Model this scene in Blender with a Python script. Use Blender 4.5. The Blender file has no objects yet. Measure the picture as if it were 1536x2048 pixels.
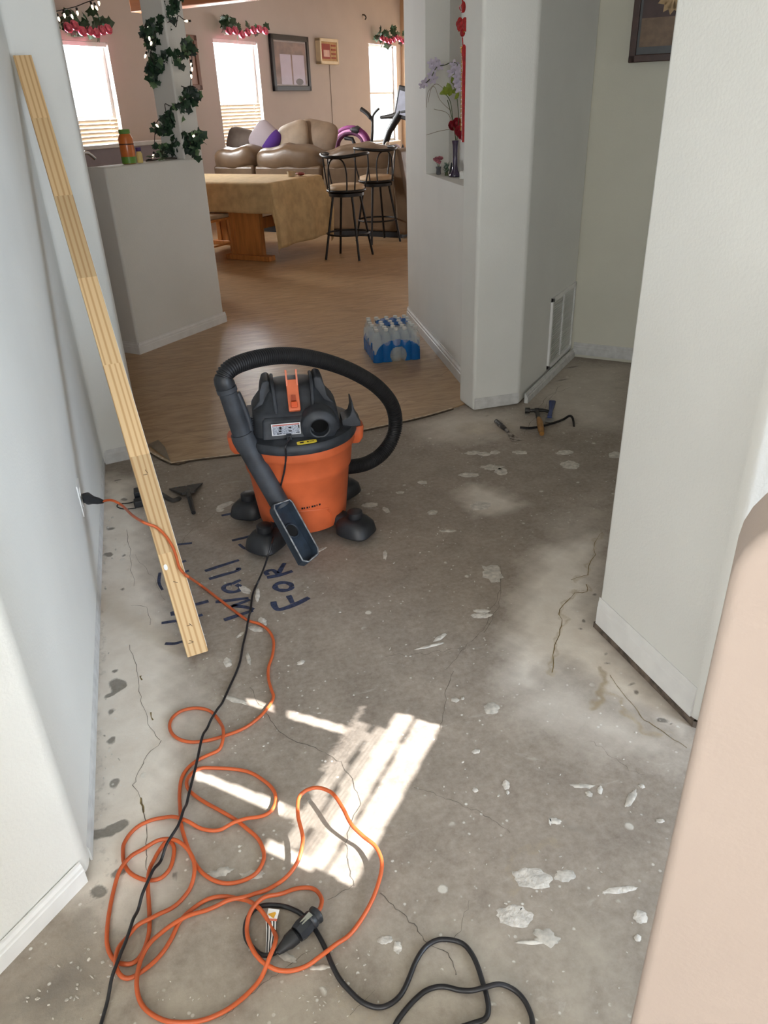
import bpy, bmesh, math, random
import numpy as np
from mathutils import Vector, Matrix, Quaternion

# ------------------------------------------------------------------ camera
SC = bpy.context.scene
COL = SC.collection
F = 1505.0
CX, CY = 768.0, 1024.0
EYE = np.array([0.0, 0.0, 1.5])
_down = np.array([870 - CX, 2784.0, F]); _down /= np.linalg.norm(_down)
def _hdir(x):
    y = -(_down[0] * (x - CX) + _down[2] * F) / _down[1]
    d = np.array([x - CX, y, F]); return d / np.linalg.norm(d)
_Y = _hdir(240.0); _X = np.cross(_down, _Y)
if _X[0] < 0: _X = -_X
ROT = np.array([_X, _Y, -_down])          # world = ROT @ (right, down, forward)
cam_d = bpy.data.cameras.new('camera'); cam = bpy.data.objects.new('camera', cam_d)
COL.objects.link(cam)
cam_d.sensor_fit = 'VERTICAL'; cam_d.sensor_height = 36.0; cam_d.lens = F * 36.0 / 2048.0
cam_d.clip_start = 0.02; cam_d.clip_end = 200
r_, d_, f_ = ROT @ [1, 0, 0], ROT @ [0, 1, 0], ROT @ [0, 0, 1]
cam.matrix_world = Matrix(((r_[0], -d_[0], -f_[0], 0), (r_[1], -d_[1], -f_[1], 0), (r_[2], -d_[2], -f_[2], EYE[2]), (0, 0, 0, 1)))
SC.camera = cam

# ------------------------------------------------------------------ world, sun, daylight, exposure
SC.view_settings.view_transform = 'Standard'; SC.view_settings.look = 'None'
SC.view_settings.gamma = 1.0; SC.view_settings.use_curve_mapping = False
SC.view_settings.exposure = 0.16
try:
    SC.cycles.use_denoising = True
    SC.cycles.max_bounces = 10; SC.cycles.diffuse_bounces = 6; SC.cycles.transparent_max_bounces = 24
    SC.cycles.sample_clamp_indirect = 6.0
except Exception:
    pass
wd = bpy.data.worlds.new('sky'); SC.world = wd; wd.use_nodes = True
_bg = wd.node_tree.nodes['Background']
_bg.inputs[0].default_value = (0.90, 0.95, 1.0, 1); _bg.inputs[1].default_value = 2.6
S2 = 2 ** 0.5
SUN_EL = math.radians(35)
sun_d = bpy.data.lights.new('sun', 'SUN'); sun = bpy.data.objects.new('sun', sun_d); COL.objects.link(sun)
sun_d.energy = 20.0; sun_d.angle = math.radians(0.15); sun_d.color = (1.0, 0.995, 0.985)
_sd = Vector((-math.cos(SUN_EL) / S2, math.cos(SUN_EL) / S2, -math.sin(SUN_EL)))   # travel direction
sun.rotation_euler = _sd.to_track_quat('-Z', 'Y').to_euler(); sun.location = (6, -6, 8)
def daylight(name, loc, direction, sx, sz, power, color):
    l = bpy.data.lights.new(name, 'AREA'); o = bpy.data.objects.new(name, l); COL.objects.link(o)
    l.shape = 'RECTANGLE'; l.size = sx; l.size_y = sz; l.energy = power; l.color = color
    o.location = loc; o.rotation_euler = Vector(direction).to_track_quat('-Z', 'Z').to_euler()
    return o
C_DOOR = 1.9                               # the front door wall is x - y = C_DOOR
daylight('daylight_front_door', (3.0, -1.5, 1.15), (-1, 1, 0), 1.6, 2.2, 198, (.66, .81, 1.0))
daylight('daylight_back_window', (-0.5, -6.75, 1.5), (0, 1, 0), 3.0, 1.7, 172, (.98, .985, 1.0))
daylight('fill_right_wall', (-2.75, -2.6, 1.55), (1, .25, 0), 1.8, 1.3, 128, (.97, .985, 1.0))  # unseen light added to brighten the right wall
daylight('fill_recess', (4.70, .05, 1.5), (-1, 1, 0), 1.2, 1.3, 1.5, (.95, 1.0, .86))  # faint unseen light added to lift the recess
WFAR = 11.4                                # the far wall is y - x = WFAR
def far_day(x, w, h, z, p):
    daylight('daylight_far_window', (x - .25, x + WFAR + .25, z), (1, -1, 0), w, h, p, (1.0, .98, .97))
far_day(-0.25, .75, 1.3, 1.55, 340)
far_day(1.80, .8, 1.4, 1.60, 380)
far_day(5.15, .8, 1.5, 1.70, 280)
daylight('daylight_patio_door', (8.6, 12.9, 1.2), (-1, -1, 0), 2.2, 2.0, 60, (1.0, .98, .97))

# ------------------------------------------------------------------ photo pixel -> place on a known plane of the house
def ray(u, v): return ROT @ np.array([u - CX, v - CY, F])
def P(u, v, z=0.0):
    d = ray(u, v); return EYE + d * ((z - EYE[2]) / d[2])
def onplane(u, v, p, n):
    d = ray(u, v); n = np.array(n, float); return EYE + d * (np.dot(np.array(p, float) - EYE, n) / np.dot(d, n))
def PX(pts, z=0.0): return [Vector(P(u, v, z)) for u, v in pts]

# ------------------------------------------------------------------ mesh builder
class MB:
    def __init__(s): s.v = []; s.f = []; s.m = []; s.cm = 0
    def add(s, vs, fs, M=None):
        b = len(s.v)
        if M is not None: vs = [M @ Vector(v) for v in vs]
        s.v += [tuple(v) for v in vs]
        s.f += [tuple(i + b for i in f) for f in fs]; s.m += [s.cm] * len(fs)
        return s
    def box(s, c, size, M=None, rot=None):
        x, y, z = size[0] / 2, size[1] / 2, size[2] / 2
        vs = [Vector((i * x, j * y, k * z)) for i in (-1, 1) for j in (-1, 1) for k in (-1, 1)]
        if rot is not None: vs = [rot @ v for v in vs]
        vs = [v + Vector(c) for v in vs]
        return s.add(vs, [(0, 1, 3, 2), (4, 6, 7, 5), (0, 4, 5, 1), (2, 3, 7, 6), (0, 2, 6, 4), (1, 5, 7, 3)], M)
    def box2(s, a, b, M=None):
        return s.box([(a[i] + b[i]) / 2 for i in range(3)], [abs(b[i] - a[i]) for i in range(3)], M)
    def prism(s, poly, z0, z1, M=None):
        n = len(poly)
        ar = sum(poly[i][0] * poly[(i + 1) % n][1] - poly[(i + 1) % n][0] * poly[i][1] for i in range(n))
        if ar < 0: poly = poly[::-1]
        vs = [(p[0], p[1], z0) for p in poly] + [(p[0], p[1], z1) for p in poly]
        fs = [tuple(range(n))[::-1], tuple(range(n, 2 * n))] + [(i, (i + 1) % n, n + (i + 1) % n, n + i) for i in range(n)]
        return s.add(vs, fs, M)
    def rings(s, rings, caps=(True, True), closed=False, M=None):
        n = len(rings[0]); vs = [p for r in rings for p in r]; fs = []
        L = len(rings)
        for k in range(L if closed else L - 1):
            a, b = k * n, ((k + 1) % L) * n
            for i in range(n):
                j = (i + 1) % n; fs.append((a + i, a + j, b + j, b + i))
        if not closed:
            if caps[0]: fs.append(tuple(range(n))[::-1])
            if caps[1]: fs.append(tuple(range((L - 1) * n, L * n)))
        return s.add(vs, fs, M)
    def tube(s, pts, r, n=10, closed=False, M=None, caps=(True, True)):
        pts = [Vector(p) for p in pts]; L = len(pts)
        rs = r if hasattr(r, '__len__') else [r] * L
        out = []; t0 = None; nrm = None
        for i in range(L):
            if closed: t = pts[(i + 1) % L] - pts[i - 1]
            else: t = pts[min(i + 1, L - 1)] - pts[max(i - 1, 0)]
            if t.length < 1e-9: t = t0 or Vector((0, 0, 1))
            t.normalize()
            if nrm is None:
                a = Vector((0, 0, 1)) if abs(t.z) < .9 else Vector((1, 0, 0)); nrm = (a - t * a.dot(t)).normalized()
            else:
                nrm = nrm - t * nrm.dot(t)
                nrm = nrm.normalized() if nrm.length > 1e-6 else t.orthogonal().normalized()
            b = t.cross(nrm); t0 = t
            out.append([pts[i] + (nrm * math.cos(2 * math.pi * k / n) + b * math.sin(2 * math.pi * k / n)) * rs[i] for k in range(n)])
        return s.rings(out, caps, closed, M)
    def cyl(s, a, b, r0, r1=None, n=20, M=None): return s.tube([a, b], [r0, r0 if r1 is None else r1], n, M=M)
    def lathe(s, prof, n=32, M=None, caps=(True, True)):
        return s.rings([[(r * math.cos(2 * math.pi * k / n), r * math.sin(2 * math.pi * k / n), z) for k in range(n)] for r, z in prof], caps, M=M)
    def loft(s, secs, n=32, M=None):           # (z, rx, ry, cx, cy, power)
        out = []
        for z, rx, ry, cx, cy, p in secs:
            ring = []
            for k in range(n):
                a = 2 * math.pi * (k + .5) / n; c, q = math.cos(a), math.sin(a)
                ring.append((cx + rx * math.copysign(abs(c) ** (2 / p), c), cy + ry * math.copysign(abs(q) ** (2 / p), q), z))
            out.append(ring)
        return s.rings(out, M=M)
    def ball(s, c, r, sc=(1, 1, 1), n=14, m=8, M=None, power=2.0, fn=None):
        rr = []
        for i in range(m + 1):
            t = math.pi * i / m; t = min(max(t, .02), math.pi - .02)
            ring = []
            for k in range(n):
                a = 2 * math.pi * k / n
                sg = lambda x: math.copysign(abs(x) ** (2 / power), x)
                p = Vector((sg(math.sin(t)) * sg(math.cos(a)) * sc[0] * r, sg(math.sin(t)) * sg(math.sin(a)) * sc[1] * r, -sg(math.cos(t)) * sc[2] * r))
                if fn: p = fn(p)
                ring.append(p + Vector(c))
            rr.append(ring)
        return s.rings(rr, M=M)
    def ribbon(s, pts, w, z=None, M=None):     # flat strip lying on the floor
        pts = [Vector(p) for p in pts]; vs = []
        for i, p in enumerate(pts):
            t = pts[min(i + 1, len(pts) - 1)] - pts[max(i - 1, 0)]; t.z = 0
            t = t.normalized() if t.length > 1e-9 else Vector((1, 0, 0))
            ww = w[i] if hasattr(w, '__len__') else w
            o = Vector((-t.y, t.x, 0)) * ww / 2
            vs += [p - o, p + o]
        return s.add(vs, [(2 * i, 2 * i + 2, 2 * i + 3, 2 * i + 1) for i in range(len(pts) - 1)], M)
    def mesh(s, name, mats, smooth=None):
        me = bpy.data.meshes.new(name); me.from_pydata(s.v, [], s.f)
        mats = mats if isinstance(mats, (list, tuple)) else [mats]
        for m in mats: me.materials.append(m)
        if any(s.m): me.polygons.foreach_set('material_index', s.m)
        if smooth is not None:
            me.polygons.foreach_set('use_smooth', [True] * len(s.f))
            if smooth < 180: me.set_sharp_from_angle(angle=math.radians(smooth))
        me.update(); return me
    def build(s, name, mats, parent=None, smooth=None, bevel=0, seg=2, M=None):
        o = bpy.data.objects.new(name, s.mesh(name, mats, smooth)); COL.objects.link(o)
        if parent is not None: o.parent = parent
        if M is not None:
            if parent is None: o.matrix_world = M
            else: o.matrix_basis = M
        if bevel:
            b = o.modifiers.new('bevel', 'BEVEL'); b.width = bevel; b.segments = seg; b.limit_method = 'ANGLE'; b.angle_limit = math.radians(40)
            if smooth is None:
                o.data.polygons.foreach_set('use_smooth', [True] * len(o.data.polygons)); b.harden_normals = True
        return o
def thing(name, label, cat, loc=(0, 0, 0), rz=0.0, group=None):
    o = bpy.data.objects.new(name, None); COL.objects.link(o); o.empty_display_size = .05
    o.location = loc; o.rotation_euler = (0, 0, rz); o['label'] = label; o['category'] = cat
    if group: o['group'] = group
    return o
def tag(o, label, cat, group=None):
    o['label'] = label; o['category'] = cat
    if group: o['group'] = group
    return o
def struct(o, label=None):
    o['kind'] = 'structure'
    if label: o['label'] = label
    return o
def spline(pts, per=8, closed=False):
    pts = [Vector(p) for p in pts]; n = len(pts); out = []
    for i in range(n if closed else n - 1):
        if closed: a, b, c, d = pts[i - 1], pts[i], pts[(i + 1) % n], pts[(i + 2) % n]
        else: a, b, c, d = pts[max(i - 1, 0)], pts[i], pts[i + 1], pts[min(i + 2, n - 1)]
        for k in range(per):
            t = k / per
            out.append(.5 * ((2 * b) + (c - a) * t + (2 * a - 5 * b + 4 * c - d) * t * t + (3 * b - a - 3 * c + d) * t ** 3))
    if not closed: out.append(pts[-1].copy())
    return out
def frame(o, ex, ey=None):                     # matrix with local x along ex, z up
    ex = Vector(ex).normalized(); ez = Vector((0, 0, 1)); ey = ez.cross(ex)
    return Matrix(((ex.x, ey.x, 0, o[0]), (ex.y, ey.y, 0, o[1]), (ex.z, ey.z, 1, o[2]), (0, 0, 0, 1)))
RND = random.Random(7)

# ------------------------------------------------------------------ materials
MATS = {}
def srgb(r, g, b):
    f = lambda c: (c / 255 / 12.92) if c <= 10 else ((c / 255 + .055) / 1.055) ** 2.4
    return (f(r), f(g), f(b))
def M(name, col, rough=.6, metal=0.0, var=.10, scale=9.0, bump=0.0, bscale=60.0, spec=.5, stretch=(1, 1, 1), coat=0.0, trans=0.0, sub=0.0, col2=None, lo=.35, hi=.65, emit=0.0):
    if name in MATS: return MATS[name]
    m = bpy.data.materials.new(name); m.use_nodes = True; nt = m.node_tree; N = nt.nodes; L = nt.links
    b = N['Principled BSDF']
    tc = N.new('ShaderNodeTexCoord'); mp = N.new('ShaderNodeMapping'); mp.inputs['Scale'].default_value = stretch
    L.new(tc.outputs['Object'], mp.inputs[0])
    nz = N.new('ShaderNodeTexNoise'); nz.inputs['Scale'].default_value = scale; nz.inputs['Detail'].default_value = 5
    L.new(mp.outputs[0], nz.inputs['Vector'])
    cr = N.new('ShaderNodeValToRGB'); c2 = col2 or tuple(min(1, c * (1 + var)) for c in col)
    c1 = col if col2 else tuple(c * (1 - var) for c in col)
    cr.color_ramp.elements[0].position = lo; cr.color_ramp.elements[1].position = hi
    cr.color_ramp.elements[0].color = (*c1, 1); cr.color_ramp.elements[1].color = (*c2, 1)
    L.new(nz.outputs['Fac'], cr.inputs[0]); L.new(cr.outputs[0], b.inputs['Base Color'])
    b.inputs['Roughness'].default_value = rough; b.inputs['Metallic'].default_value = metal
    b.inputs['Specular IOR Level'].default_value = spec
    if coat: b.inputs['Coat Weight'].default_value = coat; b.inputs['Coat Roughness'].default_value = .15
    if trans: b.inputs['Transmission Weight'].default_value = trans
    if sub: b.inputs['Subsurface Weight'].default_value = sub
    if emit:
        L.new(cr.outputs[0], b.inputs['Emission Color']); b.inputs['Emission Strength'].default_value = emit
    if bump:
        n2 = N.new('ShaderNodeTexNoise'); n2.inputs['Scale'].default_value = bscale; n2.inputs['Detail'].default_value = 3
        L.new(mp.outputs[0], n2.inputs['Vector'])
        bp = N.new('ShaderNodeBump'); bp.inputs['Strength'].default_value = bump; bp.inputs['Distance'].default_value = .01
        L.new(n2.outputs['Fac'], bp.inputs['Height']); L.new(bp.outputs[0], b.inputs['Normal'])
    MATS[name] = m; return m
def MG(name, tint, alpha, rough=.05):          # clear film, glass and bottle plastic
    if name in MATS: return MATS[name]
    m = bpy.data.materials.new(name); m.use_nodes = True; nt = m.node_tree; N = nt.nodes; L = nt.links
    out = N['Material Output']; N.remove(N['Principled BSDF'])
    t = N.new('ShaderNodeBsdfTransparent'); t.inputs[0].default_value = (*tint, 1)
    g = N.new('ShaderNodeBsdfPrincipled'); g.inputs['Base Color'].default_value = (*tint, 1); g.inputs['Roughness'].default_value = rough
    nz = N.new('ShaderNodeTexNoise'); nz.inputs['Scale'].default_value = 30
    mr = N.new('ShaderNodeMapRange'); mr.inputs[3].default_value = alpha * .75; mr.inputs[4].default_value = min(1, alpha * 1.25)
    L.new(nz.outputs['Fac'], mr.inputs[0])
    mx = N.new('ShaderNodeMixShader'); L.new(mr.outputs[0], mx.inputs[0])
    L.new(t.outputs[0], mx.inputs[1]); L.new(g.outputs[0], mx.inputs[2]); L.new(mx.outputs[0], out.inputs[0])
    MATS[name] = m; return m

WALL = M('wall_paint', srgb(221, 221, 216), rough=.75, var=.02, scale=3, bump=.10, bscale=130, spec=.25)
WALLW = M('far_wall_paint', srgb(190, 182, 177), rough=.8, var=.02, scale=3, bump=.08, bscale=130, spec=.2)
TRIM = M('white_trim', srgb(226, 226, 224), rough=.5, var=.04, scale=14, spec=.4)
TRIMD = M('scuffed_trim', srgb(200, 200, 198), rough=.6, var=.09, scale=26, spec=.3)
BLACK = M('black_plastic', srgb(30, 32, 36), rough=.45, var=.35, scale=14)
BLKRUB = M('black_rubber', srgb(24, 24, 26), rough=.55, var=.25, scale=20)
WHITE = M('white_plastic', srgb(235, 235, 232), rough=.4, var=.03)
STEEL = M('steel', srgb(150, 148, 145), rough=.35, metal=.9, var=.2, scale=20)
DARKST = M('dark_steel', srgb(60, 58, 56), rough=.45, metal=.6, var=.3, scale=25)
# ------------------------------------------------------------------ room shell
CEIL = 3.4
BW = 0.02
# left wall of the hall: straight run, stub of the cased opening at its end, diagonal run back past the camera
lw = MB().prism([(-0.350, 1.268), (-0.360, 3.615), (-0.172, 3.655), (-0.172, 3.80), (-0.62, 3.80), (-0.62, 1.45), (-2.60, -0.53), (-2.45, -0.832)], 0, CEIL)
struct(lw.build('wall_left', WALL, bevel=.018, seg=3))
# right wall: the end of a diagonal wall between vestibule and side room
rw = MB().prism([(1.184, 1.682), (1.200, 1.212), (3.2, -0.788), (3.75, -0.884)], 0, CEIL)
struct(rw.build('wall_right', WALL, bevel=.018, seg=3))
# near right half wall with a rounded top corner
def near_half():
    m = MB(); H = 1.165; R = .10; L = 1.32
    pts = [(0, 0), (L, 0), (L, H)]
    for k in range(9):
        a = math.pi / 2 + k * math.pi / 16; pts.append((R + R * math.cos(a), H - R + R * math.sin(a)))
    t = .12; vs = [(p[0], 0, p[1]) for p in pts] + [(p[0], t, p[1]) for p in pts]; n = len(pts)
    m.add(vs, [tuple(range(n)), tuple(range(n, 2 * n))[::-1]] + [(i, n + i, n + (i + 1) % n, (i + 1) % n) for i in range(n)])
    return m
struct(near_half().build('wall_right_near', M('warm_wall_paint', srgb(184, 168, 157), rough=.75, var=.02, scale=3, bump=.08, bscale=120, spec=.25), bevel=.014, seg=3, M=frame((.505, .505, 0), (1, -1, 0))))
# niche wall
nA = Vector((1.706, 4.055, 0)); nE = Vector((1.912 - 1.706, 5.64 - 4.055, 0)).normalized()
NM = frame(nA, nE)                              # local x along the wall, local y toward the hall, so the wall is at y < 0
nw = MB()
NS0, NS1, NZ0, NZ1, ND = -.15, .975, 1.10, 2.45, .15
nw.box2((-.05, -.30, 0), (1.63, -ND, CEIL))
nw.box2((-.30, -ND, 0), (1.63, 0, NZ0)); nw.box2((-.30, -ND, NZ1), (1.63, 0, CEIL))
nw.box2((-.30, -ND, NZ0), (NS0, 0, NZ1)); nw.box2((NS1, -ND, NZ0), (1.63, 0, NZ1))
struct(nw.build('wall_niche', WALL, M=NM))
pl = MB().prism([(1.583, 3.607), (1.859, 3.607), (2.576, 4.305), (2.50, 4.40), (1.80, 3.92), (1.64, 3.79), (1.575, 3.79)], 0, CEIL)
struct(pl.build('wall_column', WALL, bevel=.018, seg=3))
rb = MB().prism([(2.50, 4.381), (5.6, 1.281), (5.75, 1.40), (2.62, 4.53)], 0, CEIL)
struct(rb.build('wall_recess_back', M('olive_white_paint', srgb(208, 206, 192), rough=.75, var=.02, scale=3, bump=.10, bscale=130, spec=.25)))
_sr = MB().prism([(3.5, -.88), (4.0, -.36), (4.15, -.43), (3.65, -.95)], 0, CEIL).prism([(5.0, .68), (5.6, 1.3), (5.8, 1.3), (5.15, .61)], 0, CEIL)
for _a, _b in ((0, .85), (2.15, CEIL)): _sr.prism([(4.0, -.36), (5.0, .68), (5.15, .61), (4.15, -.43)], _a, _b)  # opening cut for the added recess light
struct(_sr.build('wall_side_room', WALL))
# half wall of the kitchen with a square post
HF = Vector((.527, 6.19, 0)); HE = Vector((1, 1, 0)).normalized(); HN = Vector((-1, 1, 0)).normalized()
def hp(a, b): p = HF - HE * a + HN * b; return (p.x, p.y)
struct(MB().prism([hp(0, 0), hp(.955, 0), hp(.955, .185), hp(0, .185)], 0, 1.21).build('wall_kitchen_half', WALL, bevel=.016, seg=3))
struct(MB().prism([hp(0, 0), hp(.20, 0), hp(.20, .20), hp(0, .20)], 1.205, CEIL).build('wall_post', WALL, bevel=.014, seg=3))
# far wall with three windows; local x along the wall (to the right), local -y toward the room
FE = Vector((1, 1, 0)).normalized()
FM = frame((0, WFAR, 0), FE); FMI = FM.inverted()
def FW(u, v, off=0.0):                          # photo pixel on the far wall -> local (x, z)
    q = FMI @ Vector(onplane(u, v, (off / S2, WFAR - off / S2, 0), (1, -1, 0))); return q.x, q.z
wins = []
for n, (u0, u1, vt, vs_, vb) in enumerate([(103, 213, 78, 237, None), (425, 513, 76, 205, None), (737, 792, 87, 186, 287)]):
    x0, zt = FW(u0, vt); x1, _ = FW(u1, vt); _, zs = FW((u0 + u1) / 2, vs_)
    zb = zs - (zt - zs) if vb is None else FW(u0, vb)[1]
    wins.append((x0, x1, zb, zs, zt))
XL, XR = -7.2, FW(801, 90)[0]
fw = MB(); T = .16
xs = [XL] + [w for q in wins for w in q[:2]] + [XR]
for i in range(0, len(xs), 2): fw.box2((xs[i], 0, 0), (xs[i + 1], T, CEIL))
for x0, x1, zb, zs, zt in wins:
    fw.box2((x0, 0, 0), (x1, T, zb)); fw.box2((x0, 0, zt), (x1, T, CEIL))
struct(fw.build('wall_far', WALLW, M=FM))
GLASS = MG('window_glass', (.97, .99, 1.0), .04)
SLAT = M('blind_slat', srgb(206, 190, 170), rough=.5, var=.03)
for n, (x0, x1, zb, zs, zt) in enumerate(wins):
    cx = (x0 + x1) / 2; w = x1 - x0; h = zt - zb
    root = struct(bpy.data.objects.new('window_%d' % (n + 1), None)); COL.objects.link(root)
    root.matrix_world = FM @ Matrix.Translation((cx, .10, zb))
    m = MB(); t = .045
    m.box2((-w / 2, -.02, 0), (-w / 2 + t, .03, h)).box2((w / 2 - t, -.02, 0), (w / 2, .03, h)).box2((-w / 2, -.02, 0), (w / 2, .03, t)).box2((-w / 2, -.02, h - t), (w / 2, .03, h))
    m.box2((-w / 2, -.02, zs - zb - .02), (w / 2, .02, zs - zb + .02)); m.build('frame', TRIM, root, bevel=.004)
    for a, b in ((t, zs - zb - .02), (zs - zb + .02, h - t)):
        MB().box2((-w / 2 + t, .004, a), (w / 2 - t, .008, b)).build('pane', GLASS, root)
    MB().box2((-w / 2 - .01, -.16, -.025), (w / 2 + .01, -.02, 0)).build('sill', TRIM, root, bevel=.004)
    if n < 2:
        MB().box2((-w / 2 + .01, -.085, h - .05), (w / 2 - .01, -.045, h)).build('blind_rail', TRIM, root, bevel=.004)
        ns = int((zs - zb) / .046); rot = Matrix.Rotation(math.radians(-66), 4, 'X')
        sm = MB().box((0, 0, 0), (w - .05, .043, .003)).mesh('slat', SLAT)
        for k in range(ns):
            o = bpy.data.objects.new('slat', sm); COL.objects.link(o); o.parent = root
            o.matrix_basis = Matrix.Translation((0, -.06, .03 + k * .046)) @ rot
        for sx in (-.3, .3): MB().tube([(sx * w, -.085, .01), (sx * w, -.085, h - .03)], .002, 5).build('blind_cord', TRIM, root)
# the living room's other walls, out of sight or hidden, keep the daylight in
cR = FM @ Vector((XR, 0, 0))
rwM = frame((cR.x, cR.y, 0), (1, -1, 0))        # local x runs along the right hand wall
lr = MB(); lr.box2((0, 0, 0), (2.0, .16, CEIL)); lr.box2((2.0, 0, 2.15), (4.6, .16, CEIL)); lr.box2((4.6, 0, 0), (14, .16, CEIL))
struct(lr.build('wall_living_right', M('tan_wall_paint', srgb(190, 166, 138), rough=.8, var=.03, scale=3, bump=.08, bscale=120, spec=.2), M=rwM))
struct(MB().box2((-5.2, 3.3, 0), (-5.0, 4.25, CEIL)).box2((-5.2, 5.95, 0), (-5.0, 6.9, CEIL)).box2((-5.2, 4.25, 0), (-5.0, 5.95, CEIL)).box2((-5.2, 3.3, 0), (-.6, 3.5, CEIL)).build('wall_kitchen_outer', WALLW))
struct(MB().box2((2.2, 5.5, 0), (14, 5.7, CEIL)).build('wall_living_back', WALLW))
# walls behind the camera: back wall with a broad window, front door wall with the open doorway
bk = MB(); bk.box2((-2.6, -6.65, 0), (-2.0, -6.5, CEIL)).box2((1.0, -6.65, 0), (1.75, -6.5, CEIL)).box2((-2.0, -6.65, 0), (1.0, -6.5, .65)).box2((-2.0, -6.65, 2.35), (1.0, -6.5, CEIL))
bk.box2((-2.6, -6.65, 0), (-2.45, -3.5, CEIL)).box2((-2.6, -1.7, 0), (-2.45, -.7, CEIL)).box2((-2.6, -3.5, 0), (-2.45, -1.7, .9)).box2((-2.6, -3.5, 2.2), (-2.45, -1.7, CEIL)).box2((1.60, -6.65, 0), (1.75, -.58, CEIL))  # left side opening cut for the added fill light
struct(bk.build('wall_back', WALL))
DM = frame((C_DOOR / 2, -C_DOOR / 2, 0), (1, 1, 0))   # local x along the door wall: 0.707 .. 1.70
dw = MB(); dw.box2((.40, -.14, 0), (.72, 0, CEIL)).box2((1.69, -.14, 0), (1.95, 0, CEIL)).box2((.72, -.14, 2.06), (1.69, 0, CEIL))
struct(dw.build('wall_front_door', WALL, M=DM))
struct(MB().prism([(-9, -6.7), (1.75, -6.7), (1.75, -.30), (2.3, .25), (3.7, -1.0), (5.9, 1.25), (6.5, 1.25), (6.5, 3.7), (-9, 3.7)], CEIL, CEIL + .12).build('ceiling', M('ceiling_paint', srgb(226, 222, 212), rough=.85, var=.02)))
struct(MB().prism([(-9, 3.7), (16, 3.7), (16, 19), (-9, 19)], CEIL, CEIL + .12).build('ceiling_living', M('dark_ceiling', srgb(176, 160, 144), rough=.7, var=.15, scale=3, stretch=(1, 8, 1))))  # unseen ceiling, darkened to cut bounce light in the far room
# unseen added slab outside the doorway: its holes are shaped to cast the sun patch
SLOTS = [([(881, 1452), (835, 1438), (655, 1748), (705, 1772)], 1), ([(829, 1432), (793, 1426), (618, 1728), (648, 1742)], 1),
         ([(782, 1462), (752, 1452), (600, 1705), (628, 1718)], 2), ([(742, 1450), (712, 1442), (565, 1690), (592, 1700)], 2), ([(735, 1408), (722, 1412), (640, 1540), (655, 1545)], 3),
         ([(495, 1396), (548, 1411), (546, 1424), (495, 1409)], 1), ([(575, 1420), (690, 1452), (686, 1468), (575, 1436)], 1), ([(690, 1452), (850, 1500), (848, 1517), (686, 1468)], 2),
         ([(392, 1541), (570, 1606), (562, 1630), (392, 1558)], 1), ([(570, 1606), (715, 1668), (708, 1690), (562, 1630)], 2), ([(538, 1680), (640, 1725), (620, 1745), (530, 1700)], 1)]
def inpoly(x, y, poly):
    c = False; n = len(poly)
    for i in range(n):
        x0, y0 = poly[i]; x1, y1 = poly[i - 1]
        if (y0 > y) != (y1 > y) and x < (x1 - x0) * (y - y0) / (y1 - y0) + x0: c = not c
    return c
ZR = 2.4; off = ZR / math.tan(SUN_EL)
su = lambda p: ((p[0] + p[1]) / S2, (p[1] - p[0]) / S2)
sl = [([su(P(*q)) for q in poly], k) for poly, k in SLOTS]
S0, S1, U0, U1, st = .78, 1.50, .52, 1.24, .0048
ns_, nu_ = int((S1 - S0) / st), int((U1 - U0) / st)
pr = MB()
def maskpt(s, u): uu = u - off; return ((s - uu) / S2, (s + uu) / S2, ZR)
vs = [maskpt(S0 + i * st, U0 + j * st) for i in range(ns_ + 1) for j in range(nu_ + 1)]
fs = []
for i in range(ns_):
    for j in range(nu_):
        s, u = S0 + (i + .5) * st, U0 + (j + .5) * st; hole = False
        for poly, k in sl:
            if inpoly(s, u, poly) and (k == 1 or (k == 2 and j % 2 == 0) or (k == 3 and (i + j) % 3 == 0)): hole = True
        if not hole: fs.append((i * (nu_ + 1) + j, (i + 1) * (nu_ + 1) + j, (i + 1) * (nu_ + 1) + j + 1, i * (nu_ + 1) + j + 1))
pr.add(vs, fs)
Se, Ue = S0 + ns_ * st, U0 + nu_ * st
for a, b, c, d in ((-1.5, S0, U0 - 2.5, Ue + 1.2), (Se, 4.0, U0 - 2.5, Ue + 1.2), (S0, Se, U0 - 2.5, U0), (S0, Se, Ue, Ue + 1.2)):
    pr.add([maskpt(a, c), maskpt(b, c), maskpt(b, d), maskpt(a, d)], [(0, 1, 2, 3)])
struct(pr.build('sun_patch_mask', M('mask_brown', srgb(120, 100, 80), rough=.7)))

# ------------------------------------------------------------------ baseboards
def baseboard(name, a, b, n, h=.085, t=.014, z=.0, mat=TRIM):
    a, b, n = Vector(a), Vector(b), Vector(n).normalized()
    m = MB(); n *= 1
    prof = [(0, 0), (t, 0), (t, h * .62), (t * .75, h * .66), (t * .75, h * .80), (t * .35, h * .9), (t * .3, h), (0, h)]
    vs = [(p.x + n.x * q[0], p.y + n.y * q[0], z + q[1]) for p in (a, b) for q in prof]; k = len(prof)
    m.add(vs, [tuple(range(k)), tuple(range(k, 2 * k))[::-1]] + [(i, k + i, k + (i + 1) % k, (i + 1) % k) for i in range(k)])
    return struct(m.build(name, mat))
baseboard('baseboard_kitchen_front', (*hp(-.012, -.001), 0), (*hp(.967, -.001), 0), (1, -1, 0))
baseboard('baseboard_kitchen_end', (*hp(.956, -.012), 0), (*hp(.956, .19), 0), (-1, -1, 0))
_n0 = NM @ Vector((-.25, .001, 0)); _n1 = NM @ Vector((1.64, .001, 0))
baseboard('baseboard_niche', _n0, _n1, (-nE.y, nE.x, 0), h=.10)
baseboard('baseboard_recess_back', (2.59, 4.290, 0), (3.6, 3.28, 0), (-1, -1, 0), h=.075, z=.02, mat=TRIMD)
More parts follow.
